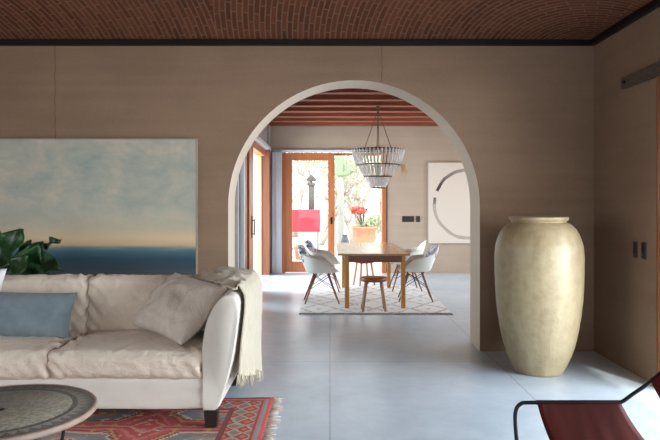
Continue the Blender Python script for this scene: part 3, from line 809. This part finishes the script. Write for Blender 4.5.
LV = [  # base px,py,Y   tip px,py,Y  width  normal
    ((-6,268,5.45),(24,229,5.36),0.27,(-.25,-.95,.25),.15,.0),
    ((-2,262,5.5),(-16,220,5.35),0.26,(.1,-.95,.3),.15,.05),
    ((16,280,5.4),(44,241,5.34),0.23,(.3,-.9,.35),.2,.02),
    ((32,262,5.4),(59,268,5.22),0.20,(.1,-.85,.55),.2,.10),
    ((22,276,5.35),(38,246,5.18),0.20,(.5,-.85,.2),.2,.0),
    ((16,284,5.3),(48,276,5.16),0.20,(.0,-.9,.5),.2,.08),
    ((38,250,5.4),(63,240,5.36),0.09,(0,-.7,.7),.3,-.06),
    ((8,284,5.35),(26,256,5.08),0.20,(-.4,-.9,.2),.2,.05),
    ((-10,285,5.4),(-30,250,5.3),0.26,(-.3,-.9,.2),.2,.05),
    ((4,280,5.6),(-6,240,5.75),0.24,(-.3,.9,.4),.2,.05),
    ((20,270,5.42),(30,240,5.40),0.15,(.1,-.95,.2),.2,.0),
]
for k, (b, tp, w, nn, cu, dr) in enumerate(LV):
    o = link('leaf', leaf_mesh(fx(*b), fx(*tp), w, nn, cu, k, dr, 0.020), 'leaf', pl, True, recalc=False)
    md = o.modifiers.new('thick', 'SOLIDIFY'); md.thickness = 0.002

# ------------------------------------------------------------------ leather sling chair
lc = thing('sling_armchair', 'low lounge chair of oxblood leather slung on a black tube frame', 'armchair', (1.5, 3.05, 0))
def side(y):
    return catmull([(1.86,y,.012),(1.5,y,.012),(1.10,y,.012),(1.02,y,.03),(0.995,y,.10),(0.982,y,.22),(0.984,y,.30),(1.01,y,.336),(1.06,y,.343),(1.30,y,.343),(1.50,y,.343),(1.545,y,.347),(1.60,y,.385),(1.70,y,.455),(1.82,y,.56),(1.92,y,.68),(1.98,y,.80)], 5)
for y in (3.40, 2.70):
    bm = B(); tube(bm, side(y), 0.0105, 10); link('side_frame', bm, 'frame_black', lc, True, True)
for (x, z) in ((1.12, .012), (1.80, .012), (1.978, .795)):
    bm = B(); dowel(bm, (x, 2.70, z), (x, 3.40, z), 0.0095); link('crossbar', bm, 'frame_black', lc, True, True)
def seat_fn(a, b):     # a along X (front to back), b across Y with wrap round both rails
    x = 1.095+(1.537-1.095)*a
    y = 2.70+0.70*b; s = 1-(2*b-1)**2
    x += (0.02*(1-a)+0.06*a)*s
    z = .355-0.20*s**0.85 + 0.012*a*s + 0.003*math.sin(x*60)*s
    return Vector((x, y, z))
bm = B(); grid(bm, seat_fn, 16, 40)
for yr, sg in ((3.40, 1), (2.70, -1)):
    grid(bm, lambda a, b, yr=yr, sg=sg: Vector((1.095+(1.537-1.095)*a, yr+sg*0.013*math.sin(b*PI), .343+0.013*math.cos(b*PI))), 16, 8)
o = link('seat', bm, 'leather', lc, True, True, recalc=False); md = o.modifiers.new('thick', 'SOLIDIFY'); md.thickness = 0.004
def back_fn(a, b):
    path = back_fn.path; n = len(path)-1; i = min(int(a*n), n-1); p = path[i].lerp(path[i+1], a*n-i)
    y = 2.70+0.70*b; s = 1-(2*b-1)**2
    return Vector((p.x+0.13*s-0.10*s*(1-a)**2*1.2+0.0, y, p.z-0.10*s-0.06*s*(1-a)+0.013))
back_fn.path = catmull([(1.695,0,.452),(1.82,0,.56),(1.92,0,.68),(1.975,0,.79)], 5)
bm = B(); grid(bm, back_fn, 20, 40)
for yr, sg in ((3.40, 1), (2.70, -1)):
    def wrap(a, b, yr=yr, sg=sg):
        path = back_fn.path; n = len(path)-1; i = min(int(a*n), n-1); p = path[i].lerp(path[i+1], a*n-i)
        return Vector((p.x, yr+sg*0.014*math.sin(b*PI), p.z+0.013*math.cos(b*PI)))
    grid(bm, wrap, 20, 8)
o = link('backrest', bm, 'leather', lc, True, True, recalc=False); md = o.modifiers.new('thick', 'SOLIDIFY'); md.thickness = 0.004

# ------------------------------------------------------------------ dining set
TX0, TX1, TY0, TY1 = 0.10, 1.045, 8.36, 10.68
dr = thing('area_rug', 'white shaggy rug with faint grey diamonds under the dining table', 'rug', (0.575, 9.5, 0))
bm = B(); box(bm, -0.965, 0.965, -1.42, 1.42, 0.001, 0.014); link('rug_weave', bm, 'berber', dr)
for sy in (-1, 1):
    bm = B()
    for k in range(90):
        x = -0.96+1.92*(k+0.5)/90; l = random.uniform(0.03, 0.07); dx = random.uniform(-.02,.02)
        tube(bm, [(x, sy*1.415, 0.007), (x+dx, sy*(1.42+l), 0.005)], [0.0065, 0.004], 5)
    stuff(link('fringe', bm, 'cord_grey', dr, True))
dt = thing('dining_table', 'long honey coloured wooden dining table under the chandelier', 'table', ((TX0+TX1)/2, (TY0+TY1)/2, 0.014))
bm = B(); box(bm, TX0, TX1, TY0, TY1, 0.712, 0.74, 0.006); link('table_top', bm, 'table_wood', dt, False, True)
bm = B(); box(bm, .245, .945, TY0+0.075, TY0+0.10, 0.62, 0.712, 0.003); box(bm, .245, .945, TY1-0.12, TY1-0.095, 0.62, 0.712, 0.003)
box(bm, .20, .225, TY0+0.14, TY1-0.16, 0.62, 0.712, 0.003); box(bm, .955, .98, TY0+0.14, TY1-0.16, 0.62, 0.712, 0.003)
link('apron', bm, 'apron_wood', dt, False, True)
for x in (.195, .935):
    for y in (8.44, 10.50):
        bm = B(); box(bm, x, x+.058, y, y+.058, 0.0142, 0.712, 0.004); link('leg', bm, 'tleg_wood', dt, False, True)

def make_stool(loc, rz, label, zf):
    s = thing('stool', label, 'stool', loc, rz, 'stools at the ends of the dining table')
    bm = B(); lathe(bm, [(0.150,.375),(0.168,.382),(0.176,.395),(0.176,.418),(0.170,.428),(0.0001,.426)], 40); link('seat', bm, 'stool_wood', s, True)
    for sx in (-1, 1):
        for sy in (-1, 1):
            bm = B(); dowel(bm, (sx*0.095, sy*0.075, 0.385), (sx*0.145, sy*0.105, 0), 0.019, 0.016); link('leg', bm, 'stool_leg', s, True)
    return s
st = make_stool((0.565, 8.30, 0.014), 0.0, 'low round wooden stool at the near end of the dining table', 0)
s2 = dup(st, (0.575, 10.86, 0.014), 0.5, 'round wooden stool at the far garden end of the dining table')
def shell_rim(t):     # t 0 front .. 1 back
    pts = [(0,.435),(0.22,.44),(0.36,.52),(0.46,.61),(0.62,.63),(0.74,.66),(0.86,.745),(1.0,.795)]
    for (a, za), (b, zb) in zip(pts, pts[1:]):
        if t <= b:
            f = (t-a)/(b-a); f = f*f*(3-2*f); return za+(zb-za)*f
    return pts[-1][1]
def make_chair(loc, rz, label):
    c = thing('dining_chair', label, 'chair', loc, rz, 'white shell armchairs around the dining table')      # faces +X
    bm = B()
    def fn(a, b):
        th = a*2*PI; fx_, fy = math.cos(th), math.sin(th)
        ang = abs(((th+PI) % (2*PI))-PI)/PI      # 0 at +X (front), 1 at back
        R = 0.235+0.07*math.sin(min(1,ang*1.0)*PI)**1.0+0.02*ang
        rim = shell_rim(ang)
        s = b
        if s < 0.55: r = R*0.78*s/0.55; z = .415+0.012*(s/0.55)**2
        else:
            t = (s-0.55)/0.45; r = R*(0.78+0.22*math.sin(t*PI/2)); z = .427+(rim-.427)*(1-math.cos(t*PI/2))**0.85
        p = Vector((fx_*r, fy*r, z))
        k = max(0, z-.5)
        p.x -= 0.28*k*max(0, ang-0.4)/0.6 - 0.0
        if ang < 0.3 and s > 0.8: p.z -= 0.015*(s-0.8)/0.2*0
        return p
    grid(bm, fn, 56, 22, True)
    bmesh.ops.remove_doubles(bm, verts=bm.verts[:], dist=1e-4)
    o = link('shell', bm, 'shell', c, True); md = o.modifiers.new('thick', 'SOLIDIFY'); md.thickness = 0.009; md.offset = 0
    for sx in (-1, 1):
        for sy in (-1, 1):
            bm = B(); dowel(bm, (sx*0.10, sy*0.10, 0.375), (sx*0.235, sy*0.215, 0), 0.015, 0.010); link('leg', bm, 'chair_leg', c, True)
    bm = B()
    for sx in (-1, 1):
        for sy in (-1, 1):
            dowel(bm, (sx*0.165, sy*0.155, 0.19), (-sx*0.10, sy*0.10, 0.365), 0.0045, seg=6); dowel(bm, (sx*0.165, sy*0.155, 0.19), (sx*0.10, -sy*0.10, 0.365), 0.0045, seg=6)
            dowel(bm, (sx*0.10, sy*0.10, 0.37), (sx*0.12, sy*0.12, 0.425), 0.008, seg=6)
    for sx in (-1, 1): dowel(bm, (sx*0.165, -0.155, 0.19), (sx*0.165, 0.155, 0.19), 0.0045, seg=6)
    link('wire_brace', bm, 'wire', c, True)
    return c
ch = make_chair((-0.12, 9.02, 0.014), 0.06, 'white shell armchair on the left of the dining table, nearest the camera')
dup(ch, (-0.08, 10.20, 0.014), -0.05, 'white shell armchair on the left of the dining table, nearest the garden door')
dup(ch, (1.22, 9.20, 0.014), PI-0.08, 'white shell armchair on the right of the dining table, nearest the camera')
dup(ch, (1.20, 10.28, 0.014), PI+0.05, 'white shell armchair on the right of the dining table, farther from the camera')
def cushion(loc, rot, mat, label, w=0.38, seed=1):
    o = tag(link('chair_cushion', pillow_mesh(w, w*0.92, 0.13, seed, 0.004, 20), mat, None, True), label, 'cushion', 'patterned cushions on the dining chairs')
    o.location = loc; o.rotation_euler = rot
    return o
# rot: lean then turn so the pillow's back faces the chair back
def lean(loc, face, tilt, mat, label, seed):
    o = cushion((0,0,0), (0,0,0), mat, label, 0.44, seed)
    o.rotation_mode = 'QUATERNION'
    q = Euler((0,0,face), 'XYZ').to_quaternion() @ Euler((tilt,0,0), 'XYZ').to_quaternion()
    o.rotation_quaternion = q; o.location = loc
    return o
lean((-0.24, 9.02, 0.452), PI/2, -0.5, 'ikat', 'blue and white patterned cushion on the near left dining chair', 31)
lean((-0.20, 10.20, 0.452), PI/2, -0.45, 'ikat', 'blue and white patterned cushion on the far left dining chair', 32)
lean((1.33, 9.20, 0.452), -PI/2, -0.5, 'ikat2', 'pale blue and white cushion on the near right dining chair', 33)

# ------------------------------------------------------------------ chandelier
CX, CY = 0.755, 10.10
cd = thing('chandelier', 'three-tier chandelier of pale glass drops hanging over the dining table', 'chandelier', (CX, CY, 1.63))
RZ = [(.40, 2.235), (.335, 2.0), (.215, 1.815), (.105, 1.64)]
for k, (r, z) in enumerate(RZ):
    bm = B(); tube(bm, [(CX+r*math.cos(2*PI*i/48), CY+r*math.sin(2*PI*i/48), z) for i in range(48)], 0.010, 8, closed=True)
    if k == 0:
        for i in range(6):
            a = i*PI/3; dowel(bm, (CX, CY, z), (CX+r*math.cos(a), CY+r*math.sin(a), z), 0.006, seg=6)
    link('ring', bm, 'ringmetal', cd, True, True)
for i in range(4):
    a = i*PI/2
    bm = B(); n = 26; p0 = Vector((CX+0.22*math.cos(a), CY+0.22*math.sin(a), RZ[0][1])); p1 = Vector((CX, CY, 2.86))
    for j in range(n):
        q0 = p0.lerp(p1, j/n); q1 = p0.lerp(p1, (j+1)/n)
        tube(bm, [q0, q0.lerp(q1, 0.5), q1], [0.005, 0.008, 0.005], 6)
    link('chain', bm, 'chain', cd, True, True)
bm = B(); dowel(bm, (CX, CY, 2.84), (CX, CY, 2.92), 0.008, seg=8); lathe(bm, [(0.001,2.89),(0.03,2.895),(0.035,2.92)], 20, (CX, CY, 0), capt=True); link('hook', bm, 'chain', cd, True, True)
bm = B(); dowel(bm, (CX, CY, 1.66), (CX, CY, 2.235), 0.006, seg=8); link('rod', bm, 'chain', cd, True, True)
def drop(ra, za, rb, zb, a, w):
    bm = B(); ca, sa = math.cos(a), math.sin(a); P0 = Vector((CX+ra*ca, CY+ra*sa, za)); P1 = Vector((CX+rb*ca, CY+rb*sa, zb))
    tube(bm, [P0, P0.lerp(P1, 0.12), P0.lerp(P1, 0.75), P1], [w*0.45, w*0.95, w, w*0.35], 6)
    return bm
for t_, (n, w) in enumerate(((42, 0.017), (30, 0.016), (20, 0.014))):
    (ra, za), (rb, zb) = RZ[t_], RZ[t_+1]
    ra -= (0, 0.032, 0.022)[t_]
    for i in range(n):
        a = 2*PI*(i+0.5*(t_ % 2))/n
        flare = 0.02 if t_ == 0 else 0.012
        o = link('glass_drop', drop(ra+flare, za+0.015, rb+(0.012 if t_ < 2 else 0.004), zb+0.004+random.uniform(0,.01), a, w), 'crystal', cd, False, True)
        o.location.z += random.uniform(-0.006, 0.006)
bm = B()
for i in range(16):
    a = random.uniform(-0.5, 0.3); r0 = 0.36
    x0, y0 = CX+r0*math.cos(a), CY+r0*math.sin(a)
    z0 = 2.02+random.uniform(-.03,.03)
    tube(bm, catmull([(x0,y0,z0), (x0+random.uniform(.02,.10),y0,z0-0.06), (x0+random.uniform(-.02,.13),y0+random.uniform(-.05,.05),z0-random.uniform(.12,.26))], 4), 0.003, 5)
stuff(link('grass_tassel', bm, 'straw', cd, True, True))

# ------------------------------------------------------------------ garden
struct(link('ground', box(B(), -40, 40, YD+0.3, 75, -0.3, -0.03), 'ground'))
struct(link('ground_side', box(B(), -40, XDL-0.3, -10, YD+0.3, -0.3, -0.03), 'patio'))
struct(link('ground_front', box(B(), XL-0.3, 40, -30, -2.9, -0.3, -0.03), 'patio'))
struct(link('ground_right', box(B(), XDR+0.3, 40, -2.9, YD+0.3, -0.3, -0.03), 'patio'))
struct(link('patio', box(B(), -6, 6, YD+0.3, 21, -0.2, -0.01), 'patio'))
P = lambda px, py, Y: Vector(((px-330)*Y/F, Y, H-(py-203)*Y/F))
# red stove on legs
YS = 16.5; k = YS/F
sx0, sx1 = (288-330)*k, (320-330)*k; sz1, sz0 = H-(209.5-203)*k, H-(232-203)*k
sv = thing('outdoor_stove', 'red box-shaped outdoor stove with a rusty flue on the patio', 'stove', ((sx0+sx1)/2, YS, 0))
bm = B(); box(bm, sx0, sx1, YS-0.02, YS+0.55, sz0, sz1, 0.02); link('firebox', bm, 'redpaint', sv, False, True)
for x in (sx0+0.06, sx1-0.06):
    for y in (YS+0.03, YS+0.5):
        bm = B(); box(bm, x-0.02, x+0.02, y-0.02, y+0.02, -0.01, sz0); link('leg', bm, 'galv', sv, False, True)
bm = B(); box(bm, sx0+0.03, sx1-0.03, YS+0.02, YS+0.5, 0.2, 0.22); link('lower_shelf', bm, 'galv', sv, False, True)
fxx = (311-330)*k; fy = YS+0.3
bm = B(); dowel(bm, (fxx, fy, sz1-0.01), (fxx, fy, H+19*k), 0.080, seg=20); lathe(bm, [(0.075, sz1), (0.075, sz1+0.06)], 20, (fxx, fy, 0)); fl = link('flue', bm, 'flue', sv, True, True)
bm = B(); lathe(bm, [(0.085, H+17*k), (0.11, H+19*k), (0.085, H+21*k)], 24, (fxx, fy, 0), capt=True); lathe(bm, [(0.10, H+22*k), (0.13, H+24*k), (0.10, H+26*k), (0.02, H+28*k)], 24, (fxx, fy, 0), capt=True); dowel(bm, (fxx, fy, H+18*k), (fxx, fy, H+26*k), 0.03)
sub(link('flue_cap', bm, 'flue', sv, True, True), fl)
# saguaro
YG = 19.0; k = YG/F
sg = thing('saguaro_cactus', 'tall saguaro cactus with one raised arm beyond the open garden door', 'cactus', ((341-330)*k, YG, 0))
def ribbed(pts, r, n=14):
    bm = B(); pts = catmull(pts, 6); rs = []
    for i in range(len(pts)):
        t = i/(len(pts)-1); rs.append(r*(1 if t < 0.85 else max(0.15, math.sqrt(max(0, 1-((t-0.85)/0.15)**2)))))
    tube(bm, pts, rs, n*2)
    for i, v in enumerate(bm.verts):
        if i % 2: 
            j = i//(n*2)
            v.co = v.co.lerp(pts[min(j, len(pts)-1)], 0.16)
    return bm
x0 = (341-330)*k
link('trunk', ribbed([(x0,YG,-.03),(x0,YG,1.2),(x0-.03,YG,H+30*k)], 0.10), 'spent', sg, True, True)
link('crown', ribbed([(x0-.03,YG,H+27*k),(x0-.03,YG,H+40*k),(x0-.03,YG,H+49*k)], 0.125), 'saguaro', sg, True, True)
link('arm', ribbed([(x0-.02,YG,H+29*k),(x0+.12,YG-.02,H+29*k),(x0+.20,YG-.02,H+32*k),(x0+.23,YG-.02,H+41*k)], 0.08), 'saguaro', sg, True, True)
# potted flowering plant
YP = 17.5; k = YP/F
pc = ((364-330)*k, YP)
fp = thing('potted_plant', 'terracotta pot with coral red blooms outside the open garden door', 'plant', (pc[0], pc[1], -0.01))
R = 12*k; ztop = H-(226-203)*k
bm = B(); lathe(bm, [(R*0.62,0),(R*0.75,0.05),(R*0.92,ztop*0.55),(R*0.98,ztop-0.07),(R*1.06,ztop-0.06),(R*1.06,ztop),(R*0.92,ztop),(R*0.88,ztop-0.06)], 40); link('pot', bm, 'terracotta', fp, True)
bm = B(); lathe(bm, [(0.0001,ztop-0.05),(R*0.9,ztop-0.06)], 32, capb=False); link('soil', bm, 'soil', fp, True)
rnd = random.Random(5)
bm = B(); heads = []
for i in range(14):
    a = rnd.uniform(0, 2*PI); rr = rnd.uniform(0, 0.08)
    hx = (359-364)*k+rnd.uniform(-6.5, 6.5)*k; hz = H-(211-203)*k+rnd.uniform(-1.5, 3)*k; hy = rnd.uniform(-.15,.15)
    tube(bm, catmull([(rr*math.cos(a), rr*math.sin(a), ztop-0.06), (hx*0.5, hy*0.5, (ztop+hz)/2-0.04), (hx, hy, hz)], 4), 0.007, 5); heads.append((hx, hy, hz))
stm = link('stem', bm, 'stem', fp, True)
bm = B()
for (hx, hy, hz) in heads:
    for j in range(12):
        t = B(); bmesh.ops.create_icosphere(t, subdivisions=1, radius=rnd.uniform(.018,.034))
        bmesh.ops.translate(t, verts=t.verts[:], vec=(hx+rnd.gauss(0,.035), hy+rnd.gauss(0,.035), hz+rnd.gauss(0,.022))); merge(bm, t)
sub(stuff(link('blooms', bm, 'redbloom', fp, True)), stm)
bm = B()
def leaflets(bm, c, rad, n, size, rnd, flat=1.0):
    for i in range(n):
        while True:
            p = Vector((rnd.uniform(-1,1), rnd.uniform(-1,1), rnd.uniform(-1,1)))
            if p.length < 1: break
        p = Vector((c[0]+p.x*rad[0], c[1]+p.y*rad[1], c[2]+p.z*rad[2]))
        e = Euler((rnd.uniform(0,6.3), rnd.uniform(0,6.3), rnd.uniform(0,6.3))).to_matrix()
        s = size*rnd.uniform(0.6, 1.3)
        vs = [bm.verts.new(p+e@Vector(q)) for q in ((-s,0,0),(0,-s*.4,0),(s,0,0),(0,s*.4,0))]
        bm.faces.new(vs)
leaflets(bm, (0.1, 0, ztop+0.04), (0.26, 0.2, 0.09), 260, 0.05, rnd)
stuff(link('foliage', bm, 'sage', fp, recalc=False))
# small slate blue jar by the saguaro and small clay pot under the stove
bm = B(); lathe(bm, [(0.08,-.02),(0.12,.1),(0.13,.28),(0.09,.40),(0.07,.44),(0.09,.48)], 28, (0,0,0)); o = tag(link('garden_jar', bm, 'blueglaze', None, True), 'small slate grey jar on the gravel right of the saguaro', 'jar'); o.location = ((344.5-330)*19/F, 18.5, 0.0)
bm = B(); lathe(bm, [(0.10,-.01),(0.15,.30),(0.165,.30),(0.165,.34),(0.14,.34)], 28); o = tag(link('flower_pot', bm, 'terracotta', None, True), 'clay flower pot standing in front of the red stove', 'pot'); o.location = ((300-330)*16/F, 16.0, 0)
# trees and shrubs
def tree(name, label, cat, x, y, h, r, mat, seed, trunk=0.09, n=900, size=0.10, spread=1.0, gap=0.35):
    rnd = random.Random(seed)
    t = thing(name, label, cat, (x, y, -0.04), 0, 'trees in the garden' if name == 'tree' else None); bm = B(); tips = []
    def grow(p, d, L, rad, lev):
        q = p+d*L; mid = p.lerp(q, 0.5)+Vector((rnd.uniform(-1,1), rnd.uniform(-1,1), rnd.uniform(-.3,.3)))*L*0.08
        tube(bm, [p, mid, q], [rad, rad*0.85, rad*0.68], 6)
        if lev == 0: tips.append(q); return
        for i in range(3):
            nd = (d+Vector((rnd.uniform(-1,1)*spread, rnd.uniform(-1,1)*spread, rnd.uniform(-.15,.55)))*0.75).normalized()
            grow(q, nd, L*rnd.uniform(0.6,0.85), rad*0.62, lev-1)
        tips.append(q)
    for i in range(2):
        grow(Vector((rnd.uniform(-.08,.08), rnd.uniform(-.08,.08), 0)), Vector((rnd.uniform(-.5,.5), rnd.uniform(-.3,.3), 1)).normalized(), h*gap, trunk, 3)
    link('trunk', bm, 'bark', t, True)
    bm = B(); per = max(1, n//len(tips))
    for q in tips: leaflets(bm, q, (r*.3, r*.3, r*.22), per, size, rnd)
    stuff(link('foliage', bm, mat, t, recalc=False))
    return t
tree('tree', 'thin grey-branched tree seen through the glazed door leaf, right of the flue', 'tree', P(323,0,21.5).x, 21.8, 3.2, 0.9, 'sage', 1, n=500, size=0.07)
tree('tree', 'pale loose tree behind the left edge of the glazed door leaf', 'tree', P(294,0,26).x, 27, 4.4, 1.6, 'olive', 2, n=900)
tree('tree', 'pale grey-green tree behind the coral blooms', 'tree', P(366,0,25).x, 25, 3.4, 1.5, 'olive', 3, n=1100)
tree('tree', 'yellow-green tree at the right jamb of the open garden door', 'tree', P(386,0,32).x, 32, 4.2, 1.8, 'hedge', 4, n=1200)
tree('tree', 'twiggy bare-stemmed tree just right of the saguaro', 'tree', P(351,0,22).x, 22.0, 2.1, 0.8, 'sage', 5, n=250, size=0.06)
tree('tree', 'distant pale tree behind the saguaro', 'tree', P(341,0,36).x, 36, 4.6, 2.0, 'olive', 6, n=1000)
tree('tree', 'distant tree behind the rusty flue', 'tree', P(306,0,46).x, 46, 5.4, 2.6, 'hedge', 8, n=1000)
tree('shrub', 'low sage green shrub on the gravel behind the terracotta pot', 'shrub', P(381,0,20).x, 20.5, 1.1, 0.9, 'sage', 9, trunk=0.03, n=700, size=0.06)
tag(link('garden_wall', box(B(), -12, 12, 29, 29.3, -0.1, 0.85), 'whitewall'), 'low whitewashed wall across the back of the garden', 'wall')

# ------------------------------------------------------------------ light
w = bpy.data.worlds.new('world'); S.world = w; w.use_nodes = True
bg = w.node_tree.nodes['Background']; bg.inputs[0].default_value = (0.90, 0.96, 1.0, 1); bg.inputs[1].default_value = 3.6
def area(name, loc, rot, sx, sy, power, col, portal=False):
    l = bpy.data.lights.new(name, 'AREA'); l.shape = 'RECTANGLE'; l.size = sx; l.size_y = sy; l.energy = power; l.color = col
    if portal: l.cycles.is_portal = True
    o = bpy.data.objects.new(name, l); C.objects.link(o); o.location = loc; o.rotation_euler = rot; return o
area('daylight_front', (0.2, -2.95, 0.95), (PI/2-0.40, 0, 0), 3.4, 1.5, 15, (0.86, 0.93, 1.0))
area('daylight_right', (5.0, 1.9, 1.3), (PI/2-0.48, 0, PI/2), 5.2, 2.0, 600, (0.82, 0.91, 1.0))
area('added_fill_left', (XL-0.5, 2.1, 1.3), (PI/2-0.15, 0, -PI/2), 2.8, 1.9, 38, (0.86, 0.93, 1.0))  # added fill lamp, brightens the right wall and the urn's left side
area('daylight_dining_left', (-3.2, 10.9, 1.35), (PI/2-0.2, 0, -PI/2), 3.6, 2.2, 420, (0.90, 0.96, 1.0))
area('added_fill_dining_right', (XDR+0.4, 9.6, 1.5), (PI/2-0.25, 0, PI/2), 4.6, 1.9, 70, (0.95, 0.97, 1.0))  # added fill lamp, brightens the dining room from its unseen side
area('portal_garden', (0.07, YD+0.32, 1.2), (-PI/2, 0, 0), 2.2, 2.4, 1, (1,1,1), True)
sun = bpy.data.lights.new('sun', 'SUN'); sun.energy = 2.2; sun.angle = 0.03; sun.color = (1, 0.95, 0.88)
so = bpy.data.objects.new('sun', sun); C.objects.link(so); so.rotation_euler = (math.radians(32), math.radians(14), 0)
S.view_settings.view_transform = 'Standard'; S.view_settings.look = 'None'; S.view_settings.gamma = 1; S.view_settings.use_curve_mapping = False
S.view_settings.exposure = 0.0
S.cycles.max_bounces = 8; S.cycles.diffuse_bounces = 5; S.cycles.transparent_max_bounces = 12
S.cycles.sample_clamp_indirect = 8; S.cycles.caustics_reflective = False; S.cycles.caustics_refractive = False
